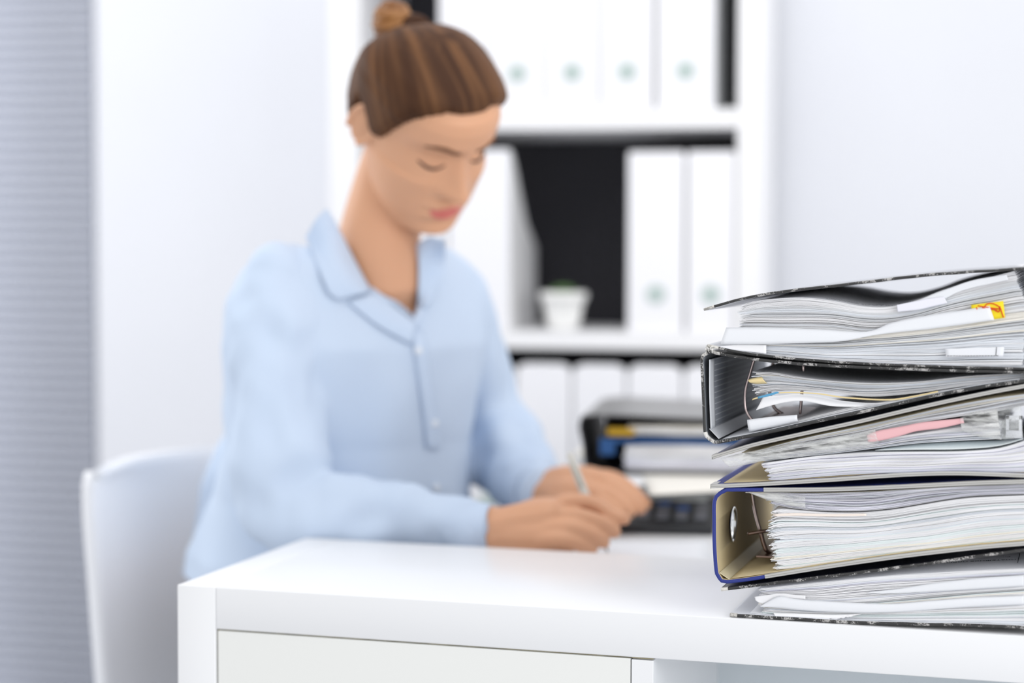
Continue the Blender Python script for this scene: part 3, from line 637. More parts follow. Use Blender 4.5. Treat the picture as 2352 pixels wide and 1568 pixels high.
def features(p):
    x,y,z = p
    if y < .02: return p
    k = min(1, (y-.02)/.04); ax = abs(x); d = 0
    # nose
    if -.05 < z < .03:
        t = min(max((.022-z)/.050,0),1); hgt = (.003+.026*t**1.25)*(1 if z > -.030 else max(0, 1-(-.030-z)/.013)**.8)
        d += hgt*gs(x, .0055+.0035*t) 
    d += .007*gs(ax-.0125,.0055)*gs(z+.033,.0065)
    d -= .0105*gs(ax-.030,.0150)*gs(z-.012,.0105)
    d += .0060*gs(ax-.031,.0110)*gs(z-.007,.0075)
    d += .0035*gs(ax-.024,.018)*gs(z-.033,.007)
    d += .0055*gs(ax-.040,.014)*gs(z+.020,.015)
    d += .0060*gs(x,.016)*gs(z+.0575,.0040) + .0065*gs(x,.0145)*gs(z+.0705,.0050) - .0035*gs(x,.020)*gs(z+.0635,.0020)
    d += .0040*gs(x,.022)*gs(z+.064,.014)
    d -= .0030*gs(x,.018)*gs(z+.083,.006); d += .0055*gs(x,.015)*gs(z+.098,.010)
    d -= .0020*gs(ax-.026,.004)*gs(z+.063,.004)
    return V((x, y + d*k, z))
def head_mesh(off=0., feat=True, nz=110, na=120):
    mb = MB(); zs = np.linspace(-.1135, ZTOP, nz); vs = []
    for z in zs:
        for k in range(na):
            p = head_pt(z, 2*math.pi*k/na, off)
            if feat: p = features(p)
            vs.append(p)
    fs = [(i*na+k, i*na+(k+1)%na, (i+1)*na+(k+1)%na, (i+1)*na+k) for i in range(nz-1) for k in range(na)]
    b = len(vs); vs += [V((0,.052,-.1150)), V((0,-.010,ZTOP+.002+off))]
    for k in range(na): fs.append((b, (k+1)%na, k)); fs.append((b+1, (nz-1)*na+k, (nz-1)*na+(k+1)%na))
    mb.add(vs, fs); return mb
body = MB()
hm = head_mesh(); body.add([HM @ V(v) for v in hm.v], hm.f)
for s in (-1, 1):     # ears
    Mx = HM @ Matrix.Translation((s*.0760,-.004,.002)) @ Matrix.Rotation(s*math.radians(30),4,'Z') @ Matrix.Rotation(math.radians(-12),4,'X')
    M3 = Mx.to_3x3()
    body.ellipsoid(Mx @ V((0,0,0)), (M3@V((.0050,0,0)), M3@V((0,.0150,0)), M3@V((0,0,.028))))
    rim = [Mx @ V((s*.003, .0165*math.cos(t)-.001, .029*math.sin(t))) for t in np.linspace(-1.2, 3.6, 12)]
    body.tube(rim, .0034, 8, sub=2)
neck_b = at(868, 640, 2.262)
body.tube([HM @ V((0,-.014,-.015)), HM @ V((0,-.020,-.065)), at(872,540,2.245), neck_b], [(.0415,.0435),(.0435,.0455),(.049,.051),(.060,.062)], 28, sub=5)
TR = (RX*-.77 + FW*-.64); TR.z = 0; TR.normalize()          # her right
TF = V((TR.y*-1, TR.x, 0)); 
if TF.dot(FW) > 0: TF = -TF
TF.normalize()
def loft(mb, rings, na=64, e=2.2, fn=None, sub=5, shrink=0., capd=.01):
    C_ = [at(px,py,z) for px,py,z,a,b in rings]; C2 = smoothcurve(C_, len(rings)*sub)
    t_ = np.linspace(0, 1, len(C2)); L = [0]
    for a,b in zip(C_, C_[1:]): L.append(L[-1]+(b-a).length)
    L = [l/L[-1] for l in L]; vs = []
    for i, c in enumerate(C2):
        a = float(np.interp(t_[i], L, [r[3]*KS for r in rings]))-shrink; b = float(np.interp(t_[i], L, [r[4]*KS for r in rings]))-shrink
        for k in range(na):
            an = 2*math.pi*k/na; cs, sn = math.cos(an), math.sin(an); rr = 1/((abs(cs)**e+abs(sn)**e)**(1/e))
            q = c + TR*(a*sn*rr) + TF*(b*cs*rr)
            if fn: q = fn(q, (TR*sn+TF*cs), t_[i], an)
            vs.append(q)
    n = len(C2); fs = [(i*na+k, i*na+(k+1)%na, (i+1)*na+(k+1)%na, (i+1)*na+k) for i in range(n-1) for k in range(na)]
    fs += [tuple(range(na)), tuple((n-1)*na+k for k in range(na-1,-1,-1))]
    mb.add(vs, fs)
TORSO = [(866,520,2.262,.040,.040),(862,545,2.27,.060,.052),(852,565,2.285,.100,.064),(842,590,2.295,.138,.075),(834,620,2.30,.160,.088),(828,690,2.305,.176,.104),(822,790,2.305,.174,.124),(812,900,2.31,.162,.122),(802,1010,2.315,.158,.120),(790,1130,2.32,.168,.130),(776,1260,2.33,.190,.155),(765,1380,2.34,.200,.165)]
loft(body, [(a,b,c+.004,d,e) for a,b,c,d,e in TORSO[2:]], shrink=.014)
# arms + hands: (px, py, depth, radius)
def chain(mb, pts, seg=16, sub=4, fn=None, ref=None): mb.tube([at(*p[:3]) for p in pts], [p[3]*KS if len(p) == 4 else (p[3]*KS,p[4]*KS) for p in pts], seg, sub=sub, fn=fn, ref=ref)
chain(body, [(645,665,2.20,.038),(632,900,2.165,.036),(645,1130,2.12,.030),(760,1182,2.11,.028),(900,1192,2.095,.027),(1050,1207,2.078,.025),(1140,1212,2.066,.0235),(1175,1210,2.062,.0240)])
chain(body, [(1030,680,2.40,.042),(1090,860,2.43,.038),(1122,1010,2.43,.036),(1170,1065,2.37,.036),(1225,1122,2.295,.0235),(1260,1126,2.28,.024)])
K = lambda *p: chain(body, p, seg=12, sub=4)
# right hand (holding the pen)
K((1150,1212,2.060,.0225),(1200,1204,2.055,.0245),(1262,1192,2.045,.0230)); K((1160,1228,2.055,.020),(1210,1232,2.045,.0215),(1262,1230,2.032,.0190)); K((1190,1196,2.075,.019),(1240,1178,2.070,.0185),(1275,1172,2.060,.0150))
K((1262,1172,2.055,.0120),(1310,1153,2.050,.0102),(1362,1158,2.050,.0092),(1402,1182,2.045,.0085),(1434,1192,2.040,.0070))
K((1266,1194,2.040,.0122),(1320,1186,2.032,.0104),(1375,1200,2.030,.0094),(1410,1220,2.034,.0082))
K((1258,1216,2.028,.0118),(1312,1212,2.018,.0100),(1360,1228,2.018,.0090),(1386,1244,2.024,.0078))
K((1246,1238,2.024,.0108),(1292,1238,2.012,.0092),(1332,1250,2.012,.0082),(1358,1262,2.018,.0070))
K((1185,1195,2.085,.0150),(1250,1178,2.098,.0135),(1320,1172,2.095,.0110),(1372,1186,2.078,.0098),(1410,1198,2.066,.0080))
K((1140,1232,2.055,.017),(1200,1243,2.050,.019),(1262,1250,2.042,.017),(1300,1256,2.036,.010))
# left hand (flat, resting)
K((1240,1124,2.285,.0220),(1300,1112,2.270,.0235),(1360,1108,2.260,.0200)); K((1245,1134,2.275,.0200),(1300,1134,2.250,.0210),(1352,1134,2.235,.0170))
K((1362,1098,2.275,.0120),(1402,1098,2.270,.0104),(1440,1118,2.260,.0094),(1482,1156,2.250,.0078))
K((1366,1112,2.260,.0122),(1405,1118,2.255,.0104),(1438,1142,2.247,.0094),(1470,1168,2.240,.0078))
K((1358,1128,2.245,.0116),(1394,1136,2.240,.0100),(1424,1156,2.233,.0090),(1446,1176,2.229,.0075))
K((1345,1142,2.233,.0106),(1376,1150,2.227,.0090),(1402,1166,2.222,.0080),(1418,1178,2.220,.0068))
K((1270,1140,2.250,.0140),(1315,1156,2.225,.0118),(1352,1166,2.215,.0100),(1382,1172,2.213,.0082))
def voxel(mb, name, vox, mats, parent=None, smooth_it=4):
    o = mb.build(name, [], None, fixn=False)
    r = o.modifiers.new('r','REMESH'); r.mode = 'VOXEL'; r.voxel_size = vox; r.adaptivity = 0
    s = o.modifiers.new('s','SMOOTH'); s.factor = .5; s.iterations = smooth_it
    me = mesh_from_eval(o); bpy.data.objects.remove(o); me.materials.clear()
    ob = addobj(name, me, mats, parent, True); return ob
person = voxel(body, 'person', .0023, [skin, lip_m], smooth_it=2)
tag(person, 'young woman in a pale blue blouse, brown hair in a bun, looking down and writing', 'person')
# lips + warm cheek tint from head-local position
me = person.data; HI = HM.inverted()
for p in me.polygons:
    c = p.center
    if (c - HM.translation).length < .16:
        q = HI @ c
        if q.y > .07 and abs(q.x) < .026:
            w = 1-(abs(q.x)/.0225)**2
            if w > 0 and -.0640-.0125*w**.8 < q.z < -.0635+.0085*w**.7: p.material_index = 1
bvh_body = BVHTree.FromPolygons([v.co.copy() for v in me.vertices], [tuple(p.vertices) for p in me.polygons])
def hsurf(x, z, off=.0006):
    o = HM @ V((x, .25, z)); d = HM.to_3x3() @ V((0,-1,0)); h = bvh_body.ray_cast(o, d)
    return (h[0] - d*off) if h[0] else HM @ V((x,.09,z))
for s in (-1, 1):
    q = [hsurf(s*x, z) for x,z in ((.012,.0285),(.020,.0315),(.029,.0350),(.038,.0345),(.046,.0290))]; m = MB(); m.tube(q, [.0022,.0030,.0028,.0022,.0010], 8, sub=4); m.build('eyebrow', brow_m, person, True)
    q = [hsurf(s*x, z) for x,z in ((.0175,.0020),(.024,-.0018),(.031,-.0030),(.038,-.0015),(.0445,.0025))]; m = MB(); m.tube(q, [.0007,.0014,.0018,.0018,.0010], 8, sub=4); m.build('eyelash', lash_m, person, True)
# hair: cap following the head, cut along the hairline
def hairline(p):   # True = keep
    x,y,z = p
    lim = np.interp(y, [-.12,-.06,-.03,-.018,-.002,.012,.022,.034,.050,.060,.067,.074,.10], [-.040,-.036,-.010,.030,.024,.005,.010,.030,.054,.066,.073,.079,.081])
    return z > lim-.007
bxx = (HM.to_3x3() @ V((.1,-.62,.78))).normalized(); buu = bxx.orthogonal().normalized(); bvv = bxx.cross(buu)
cap = head_mesh(0., False, nz=120, na=150); vs = []
for v in cap.v:
    v = V(v); n_ = (v - V((0,-.012,.03))).normalized(); 
    thick = .0048 + .003*gs(v.y+.05,.04) + .0008*noise.noise(V((math.atan2(v.x, v.z-.03)*9, v.y*8, 0)))
    edge = float(np.interp(v.y, [-.12,-.06,-.03,-.018,-.002,.012,.022,.034,.050,.060,.067,.074,.10], [-.040,-.036,-.010,.030,.024,.005,.010,.030,.054,.066,.073,.079,.081]))
    thick = -.004 + (thick+.004)*min(1, max(0, (v.z-edge+.004)/.012))**.6 if v.z < edge+.008 else thick
    vs.append(v + n_*thick)
keepf = [f for f in cap.f if all(hairline(cap.v[i]) for i in f)]
m = MB(); m.add([HM @ v for v in vs], keepf); hair = m.build('hair', hair_m, person, True)
at_ = hair.data.attributes.new('strand', 'FLOAT', 'POINT'); b3 = HM.to_3x3().transposed(); lbx = b3 @ bxx; lbu = b3 @ buu; lbv = b3 @ bvv; bl_c = HM.inverted() @ at(908, 60, 2.19)
for i, v in enumerate(cap.v):
    q = V(v)-bl_c; an = math.atan2(q.dot(lbu), q.dot(lbv)); at_.data[i].value = .45+.45*noise.noise(V((an*6, q.length*9, 0)))+.5*noise.noise(V((an*26, q.length*6, 4)))
sd = hair.modifiers.new('sol','SOLIDIFY'); sd.thickness = .006; sd.offset = -1
# bun: coiled strands
bc = at(903, 54, 2.19); m = MB()
for j in range(11):
    u = -1+2*(j+.5)/11; R_ = .0185*math.sqrt(max(.12, 1-u*u))-.002; pts = []
    for t in np.linspace(0, 2*math.pi, 16):
        tt = t+j*.9
        pts.append(bc + buu*(R_*math.cos(tt)) + bvv*(R_*math.sin(tt)) + bxx*(u*.0175 + .003*math.sin(2*tt+j*1.7)))
    m.tube(pts, .0050+.0006*(j%3), 8, sub=2)
m.ellipsoid(bc, (buu*.0175, bvv*.0175, bxx*.0185))
m.v = [tuple(bc+(V(v)-bc)*1.18) for v in m.v]
m.build('hair_bun', bun_m, hair, True)
m = MB(); m.tube([at(925,70,2.175), at(950,52,2.18), at(972,58,2.185), at(985,72,2.185)], [.010,.0115,.010,.006], 12, sub=4); m.tube([at(868,92,2.20), at(900,98,2.165), at(945,88,2.165)], .006, 10, sub=4); m.build('hair_coil', hair_m, hair, True)
# blouse
def cloth(q, n_, t, a):
    d = .0075*noise.noise(V((q.x*9, q.y*9, q.z*5))) + .0035*noise.noise(V((q.x*22+q.z*14, q.y*22, q.z*9))) 
    d += .0035*math.sin(a*9+6*noise.noise(V((q.x*4, q.y*4, q.z*3))))*min(1,t*3)
    return q + n_*d
def sleeve_fn(k0, amp):
    def f(q, n_, t, a):
        w = .0045*math.sin(a*3+5*noise.noise(V((q.x*5+k0, q.y*5, q.z*5))))*math.sin(math.pi*min(1,t*1.05))
        w += amp*(noise.noise(V((q.x*16+k0, q.y*16, q.z*16))) + .7*noise.noise(V((q.x*34+k0, q.y*34, q.z*26))))
        return q + n_*w
    return f
bl = MB(); loft(bl, TORSO[2:-1] + [(772,1312,2.335,.192,.156)], fn=cloth, na=96, sub=9)
chain(bl, [(668,618,2.225,.032),(636,655,2.200,.050),(628,760,2.180,.054),(634,900,2.165,.054),(640,1040,2.14,.054),(650,1128,2.135,.054),(695,1178,2.125,.052),(800,1187,2.11,.048),(940,1197,2.095,.041),(1060,1207,2.078,.031),(1122,1211,2.068,.0270)], seg=40, sub=8, fn=sleeve_fn(0,.0095))
chain(bl, [(1000,640,2.38,.040),(1034,690,2.395,.052),(1068,800,2.42,.050),(1100,920,2.44,.050),(1128,1000,2.43,.052),(1165,1060,2.38,.050),(1200,1100,2.335,.044),(1232,1126,2.295,.034)], seg=40, sub=8, fn=sleeve_fn(7,.0095))
# shirt tail behind
chain(bl, [(575,1060,2.42,.045),(540,1150,2.42,.044),(502,1215,2.41,.036),(474,1262,2.40,.020)], seg=30, sub=6, fn=sleeve_fn(3,.01))
blouse = voxel(bl, 'blouse', .0035, blouse_m, person, smooth_it=2)
bm = bmesh.new(); bm.from_mesh(blouse.data)
def inpoly(x, y, poly):
    c = False; j = len(poly)-1
    for i in range(len(poly)):
        if (poly[i][1] > y) != (poly[j][1] > y) and x < (poly[j][0]-poly[i][0])*(y-poly[i][1])/(poly[j][1]-poly[i][1])+poly[i][0]: c = not c
        j = i
    return c
VP = [(770,500),(800,590),(850,668),(900,700),(953,740),(968,690),(966,600),(960,540),(930,480),(800,430)]
kill = []
for f in bm.faces:
    c = f.calc_center_median(); x, y = topx(c); toc = (CAM-c).normalized()
    nd = (c - neck_b); nd.z = 0
    if (inpoly(x, y, VP) and f.normal.dot(toc) > -.2 and (CAM-c).dot(TF) > 0 and (c-at(860,600,2.30)).dot(TF) > -.02) or (c.z > neck_b.z+.03 and nd.length < .052): kill.append(f)
bmesh.ops.delete(bm, geom=kill, context='FACES'); bm.to_mesh(blouse.data); bm.free()
bvh_bl = BVHTree.FromPolygons([v.co.copy() for v in blouse.data.vertices], [tuple(p.vertices) for p in blouse.data.polygons])
def surf(px, py, off=.004):
    d = ray(px, py).normalized(); best = None
    for b in (bvh_bl, bvh_body):
        h = b.ray_cast(CAM, d)
        if h[0] and (best is None or h[3] < best): best = h[3]
    return CAM + d*((best if best else 2.3) - off)
def collar(rows, t=.0022): 
    A_ = [[surf(x,y,o) for x,y,o in r] for r in rows]
    B_ = [smoothcurve(r, 14) for r in A_]; cols = list(zip(*B_)); R_ = [smoothcurve(c, 12) for c in cols]
    return grid(R_, t).build('collar', blouse_m, blouse, True)
# right collar leaf: rows from the neck edge (inner) to the outer edge
collar([[(752,478,.010),(768,505,.010),(800,570,.012),(828,625,.012),(852,668,.010)],
        [(728,500,.014),(748,540,.014),(778,600,.014),(806,650,.013),(838,672,.010)],
        [(708,535,.006),(722,570,.006),(745,625,.007),(768,672,.007),(800,682,.007)],
        [(703,542,.003),(716,580,.004),(738,635,.005),(758,676,.005),(778,687,.005)]])
collar([[(958,560,.010),(962,610,.010),(962,660,.010),(958,715,.008)],
        [(985,545,.012),(988,600,.012),(985,650,.012),(972,705,.010)],
        [(1022,552,.004),(1020,600,.005),(1008,650,.006),(985,700,.006)]])
collar([[(856,674,.007),(905,706,.008),(955,746,.008)],[(830,684,.008),(885,728,.010),(950,768,.010)],[(800,694,.003),(868,748,.004),(945,790,.004)]])
# facing strips of the neckline and button placket
def band(pts, name, w=12, off=.0035, t=.0018, parent=blouse):
    P = [(x,y) for x,y in pts]; rows = [[surf(x+dx, y, off) for dx in (-w,-w*.5,0,w*.5,w)] for x,y in P]
    rows = [smoothcurve(r, 5) for r in rows]; R_ = [smoothcurve(c, 30) for c in zip(*rows)]
    return grid(R_, t).build(name, blouse_m, parent, True)
for q_ in ([(850,668),(878,688),(905,700),(930,720),(953,741)],[(967,610),(969,650),(968,690),(963,720),(953,741)]):
    m = MB(); m.tube([surf(x,y,.003) for x,y in q_], .0055, 12, sub=4); m.build('neckline_facing', blouse_m, blouse, True)
m = MB(); cs = []; 
for zz, rr in ((.000,.062),(.020,.060),(.040,.058)):
    cs.append([neck_b + V((0,0,.02+zz)) + (-TF*math.cos(a)+TR*math.sin(a))*rr for a in np.linspace(-1.2,1.2,24)])
grid(cs, .0022).build('collar_stand', blouse_m, blouse, True)
band([(958,760),(966,800),(978,880),(988,960),(996,1030)], 'placket', 15, off=.0035)
bt = mat('button', (226,232,240), rough=.3)
for x,y in ((961,805),(998,972),(1002,1120)):
    p = surf(x,y,.006); m = MB(); m.ellipsoid(p, (RX*.0052, UP*.0052, FW*.0018), 16, 8); m.build('button', bt, blouse, True)
def cuff(pts, name='cuff'):
    m = MB(); P = [at(*p[:3]) for p in pts]; m.tube(P, [p[3] for p in pts], 40, cap=False, ref=(0,0,1), sub=4)
    m.f = m.f[:-2]; m.m = m.m[:-2]; o = m.build(name, blouse_m, blouse, True); s = o.modifiers.new('s','SOLIDIFY'); s.thickness = .003; return o
cuff([(1035,1207,2.081,(.0335,.0345)),(1085,1211,2.074,(.0300,.032)),(1130,1212,2.068,(.0275,.030))])
cuff([(1190,1094,2.342,(.045,.045)),(1215,1112,2.315,(.041,.041)),(1240,1128,2.288,(.036,.038))])
# trousers and legs, hidden below the unit but real
LF = V((.995,-.05,0)); LR = V((-.05,-.995,0)); tr = MB(); tr_m = mat('dark_trousers', (44,46,56), rough=.8)
hip = at(765,1400,2.34) + V((-.02,.02,0))
tr.ellipsoid(V((hip.x, hip.y, .56)), (TR*.19, TF*.15, V((0,0,.12))), 32, 20)
for s in (-.09,.09):
    h = V((hip.x,hip.y,.545)) + LR*s; kn = h + LF*.42; an = kn + LF*.02; an.z = .1
    tr.tube([h, kn, V((kn.x,kn.y,.46)), an], [.085,.065,.06,.045], 20, sub=5)
trousers = voxel(tr, 'trousers', .006, tr_m, person)
for s in (-.09,.09):
    h = V((hip.x,hip.y,.545)) + LR*s; an = h + LF*.43
    m = MB(); m.tube([V((an.x,an.y,.042))-LF*.05, V((an.x,an.y,.046)), V((an.x,an.y,.037))+LF*.14], [(.03,.03),(.04,.04),(.026,.036)], 16, sub=4); m.tube([V((an.x,an.y,.045)), V((an.x,an.y,.12))], .035, 14); m.build('shoe', mat('black_shoe',(26,26,28),rough=.3), person, True)
# pen
pt, pb_ = at(1308,1045,2.105), at(1396,1268,2.038)
pen = empty('pen', pb_); tag(pen, 'silver white ballpoint pen held upright in the right hand', 'pen')
pw = mat('pen_barrel', (206,204,196), rough=.3); pm = mat('pen_metal', (150,146,132), rough=.25, metal=1.)
m = MB(); m.tube([pt, pt.lerp(pb_,.15), pt.lerp(pb_,.5), pt.lerp(pb_,.86)], [.0036,.0048,.0052,.0042], 16, sub=3); m.build('barrel', pw, pen, True)
m = MB(); m.tube([pt.lerp(pb_,.86), pb_], [.0040,.0006], 14); m.build('tip', pm, pen, True)
m = MB(); m.tube([pt-UP*.002-FW*.004, pt.lerp(pb_,.32)-FW*.0075], .0012, 8); m.build('clip', pm, pen, True)

at = _at
# ================================================================== CHAIR
wc = mat('white_chair_shell', (240,242,247), rough=.4); 
ch_c = at(470, 1300, 2.62)
chair = empty('chair', (ch_c.x+.1, ch_c.y, 0)); tag(chair, 'white moulded chair with rounded back behind the seated woman', 'chair')
# back shell: rows from top to bottom, columns from far-left edge round to the right
rows = []
for (yy, xs_) in ((1040,(222,300,420,540,700,860)),(1075,(203,285,420,560,720,880)),(1110,(196,275,415,560,720,885)),(1200,(199,270,410,560,720,885)),(1330,(210,275,410,560,720,885)),(1480,(222,280,410,560,720,880)),(1600,(232,290,410,560,720,870)),(1720,(250,310,420,560,720,850))):
    r = []
    for x, dz, dy in zip(xs_, (2.36,2.40,2.50,2.60,2.66,2.66), (52,14,-8,-20,-26,-26) if yy < 1100 else (0,)*6):
        r.append(at(x, yy+(dy if yy < 1060 else dy*.3), dz+.09))
    rows.append(smoothcurve(r, 26))
cols = [smoothcurve(c, 30) for c in zip(*rows)]
grid(cols, .016).build('back_shell', wc, chair, True)
seat_z = .405; sc = V((hip.x, hip.y, 0))
m = MB(); m.ellipsoid(V((sc.x,sc.y,seat_z-.0)), (TR*.19, TF*.19, V((0,0,.03))), 40, 12); m.build('seat', wc, chair, True)
for a in (-1,1):
    for b in (-1,1):
        p = V((sc.x+.11*a,sc.y+.11*b,seat_z-.01)); q = V((sc.x+.17*a,sc.y+.155*b,.002))
        m = MB(); m.tube([p,q], [.016,.011], 12, cap=False); m.build('leg', wc, chair, True)

# ================================================================== ROOM AND BOOKCASE
YB = math.radians(11.6)
BX = RX*math.cos(YB) - V((FW.x,FW.y,0)).normalized()*math.sin(YB); BX.z = 0; BX.normalize()
BN = V((-BX.y, BX.x, 0))      # pointing away from the camera (depth)
BO = at(1400, 550, 3.30); BO.z = 0
BM = Matrix(((BX.x,BN.x,0,BO.x),(BX.y,BN.y,0,BO.y),(0,0,1,0),(0,0,0,1)))
BMI = BM.inverted()
def bk(px, py, d=0.): return BMI @ onplane(px, py, BO + BN*d, BN)      # local (s, d, z)
wall_d = .36
def bbox(mb, s0, s1, d0, d1, z0, z1, mi=0, bev=0.): return mb.box((s0,d0,z0),(s1,d1,z1), mi, BM, bev)
xl0, xl1 = bk(757,500).x, bk(826,500).x; xr0, xr1 = bk(1692,500).x, bk(1750,500).x
zs1 = bk(1430,296).z; zs1t = bk(1430,251).z; zs2 = bk(1430,803).z; zs2t = bk(1430,762).z; zs3t = bk(1300,836).z-.3185
th = .042; pitch = zs1-zs2
bc_ = empty('bookcase', BM @ V(((xl0+xr1)/2,.15,0)), math.atan2(BX.y,BX.x)); tag(bc_, 'tall white bookcase with black back panel behind the woman', 'bookcase')
top_z = zs1t + pitch
BD = .33
m = MB(); bbox(m, xl0,xl1,0,BD,0,top_z,bev=.001); m.build('side_panel', bk_white, bc_)
m = MB(); bbox(m, xr0,xr1,0,BD,0,top_z,bev=.001); m.build('side_panel', bk_white, bc_)
shelf_tops = [top_z, zs1t, zs2t, zs3t, .06]
shelf_bots = [top_z-.027, zs1, zs2, zs3t-.027, .03]
for a, b in zip(shelf_tops, shelf_bots):
    m = MB(); bbox(m, xl1+.0005,xr0-.0005,.0,BD-.011,b,a,bev=.001); m.build('shelf', bk_white, bc_)
m = MB(); bbox(m, xl1,xr0,BD-.010,BD-.002,.05,top_z-.002); m.build('back_panel', bk_dark, bc_)
def binder(s0, w, z0, h, label, group, round_top=False, d0=.008, hole=True, grey_side=True, name='ring_binder'):
    o = empty(name, BM @ V((s0+w/2, .15, z0)), math.atan2(BX.y,BX.x)); tag(o, label, 'ring binder', group)
    m = MB(); dep = .285
    # outline in the s-z plane with cut/rounded corners, extruded in depth: spine
    c = .016 if round_top else .004
    pts = [(s0+.002,z0),(s0+w-.002,z0),(s0+w,z0+.003),(s0+w,z0+h-c),(s0+w-c*.35,z0+h-c*.3),(s0+w-c,z0+h),(s0+c,z0+h),(s0+c*.35,z0+h-c*.3),(s0,z0+h-c),(s0,z0+.003)]
    n = len(pts); vs = [BM @ V((p[0],d0,p[1])) for p in pts] + [BM @ V((p[0],d0+.004,p[1])) for p in pts]
    m.add(vs, [tuple(range(n)), tuple(range(2*n-1,n-1,-1))] + [(k,k+n,(k+1)%n+n,(k+1)%n) for k in range(n)])
    m.build('spine', bind_white, o, fixn=True)
    for s in (s0, s0+w-.003):
        m = MB(); bbox(m, s,s+.003,d0+.0045,d0+dep,z0,z0+h-(.004 if not round_top else .012)); m.build('cover', bind_grey if grey_side and s > s0 else bind_white, o)
    m = MB(); bbox(m, s0+.005,s0+w-.006,d0+.03,d0+dep-.01,z0+.008,z0+h-.02); m.build('paper_stack', paper[0], o)
    if hole:
        hz = z0+.066; cc = BM @ V((s0+w/2, d0-.0006, hz)); vs = []; R1, R2 = .0175, .0080; fs = []
        for k in range(28):
            a = 2*math.pi*k/28
            for r_, dd in ((R1,.0008),(R1-.0015,-.0016),(R2+.001,-.0016),(R2,-.0003)): vs.append(BM @ V((s0+w/2+r_*math.cos(a), d0+dd-.0008, hz+r_*math.sin(a))))
        for k in range(28):
            for j in range(3): fs.append((k*4+j, ((k+1)%28)*4+j, ((k+1)%28)*4+j+1, k*4+j+1))
        fs.append(tuple(k*4+3 for k in range(28)))
        m = MB(); m.add(vs, fs); m.build('finger_ring', hole_m, o, True)
    return o
# upper row: spine edges in px at y~200
G1 = 'white ring binders on the top visible bookcase shelf'
ed = [(1006,1122),(1124,1249),(1251,1375),(1378,1500),(1508,1640)]
lb = ['white ring binder behind the bun, leftmost on the upper bookcase shelf','white ring binder above the forehead, second from left on the upper shelf','white ring binder, third from left on the upper bookcase shelf','white ring binder, fourth from left on the upper bookcase shelf','white ring binder, rightmost on the upper shelf with grey side showing']
for (a,b), l in zip(ed, lb): s0 = bk(a,200).x; s1 = bk(b,200).x; binder(s0, s1-s0-.001, zs1t+.0005, .318, l, G1)
G2 = 'white ring binders on the middle bookcase shelf'
for (a,b), l in zip([(1441,1571),(1577,1688)], ['white ring binder in the middle shelf, right beside the black gap','white ring binder at the right end of the middle bookcase shelf']):
    s0 = bk(a,600).x; s1 = bk(b,600).x; binder(s0, s1-s0-.001, zs2t+.0005, bk(1500,348).z-zs2t, l, G2)
s0 = bk(900,600).x; s1 = bk(1024,600).x; binder(s0, s1-s0-.001, zs2t+.0005, .318, 'white ring binder on the middle shelf hidden behind the woman\'s head', G2)
G3 = 'white ring binders with cut corners on the low bookcase shelf'
for i,(a,b,l) in enumerate(((930,1050,'white ring binder on the low shelf behind the woman\'s chest'),(1054,1180,'white ring binder on the low shelf just right of the left sleeve'),(1184,1311,'white ring binder on the low shelf above the pen'),(1315,1437,'white ring binder on the low shelf above the blurred black binder'),(1441,1567,'white ring binder on the low shelf above the desk papers'),(1571,1688,'white ring binder on the low shelf at the right, beside the stack'))):
    s0 = bk(a,900).x; s1 = bk(b,900).x; binder(s0, s1-s0-.001, zs3t+.0005, .318, l, G3, round_top=True)
# magazine file with sloping side
a0, a1 = bk(1028,600).x, bk(1168,600).x; zt = bk(1130,343).z; z0 = zs2t+.0005; hh = zt-z0
mf = empty('magazine_file', BM @ V(((a0+a1)/2,.13,z0)), math.atan2(BX.y,BX.x)); tag(mf, 'white magazine file with sloping grey side beside the black gap', 'magazine file')
m = MB(); bbox(m, a0,a1,.006,.009,z0,zt,bev=.001); m.build('spine', bind_white, mf)
side = [(.010,z0),(.262,z0),(.262,z0+hh*.46),(.235,z0+hh*.50),(.165,z0+hh*.60),(.115,z0+hh*.74),(.060,z0+hh*.91),(.030,z0+hh*.985),(.010,zt-.001)]
for s in (a0, a1-.003):
    m = MB(); n = len(side); vs = [BM @ V((s,d,z)) for d,z in side] + [BM @ V((s+.003,d,z)) for d,z in side]
    m.add(vs, [tuple(range(n)), tuple(range(2*n-1,n-1,-1))] + [(k,k+n,(k+1)%n+n,(k+1)%n) for k in range(n)]); m.build('side', mat('file_side',(242,242,243),rough=.6), mf, fixn=True)
m = MB(); bbox(m, a0+.004,a1-.004,.259,.262,z0,z0+hh*.46); m.build('low_front', bind_white, mf)
m = MB(); bbox(m, a0+.005,a1-.006,.012,.25,z0+.002,z0+hh*.44); m.build('magazines', paper[1], mf)
s0 = (a0+a1)/2-.01; hz = z0+.066; vs=[]; fs=[]
for k in range(24):
    a = 2*math.pi*k/24
    for r_, dd in ((.0155,.0008),(.014,-.0012),(.008,-.0004)): vs.append(BM @ V((s0+r_*math.cos(a), .0052+dd, hz+r_*math.sin(a))))
for k in range(24):
    for j in range(2): fs.append((k*3+j, ((k+1)%24)*3+j, ((k+1)%24)*3+j+1, k*3+j+1))
fs.append(tuple(k*3+2 for k in range(24))); m = MB(); m.add(vs, fs); m.build('finger_ring', hole_m, mf, True)
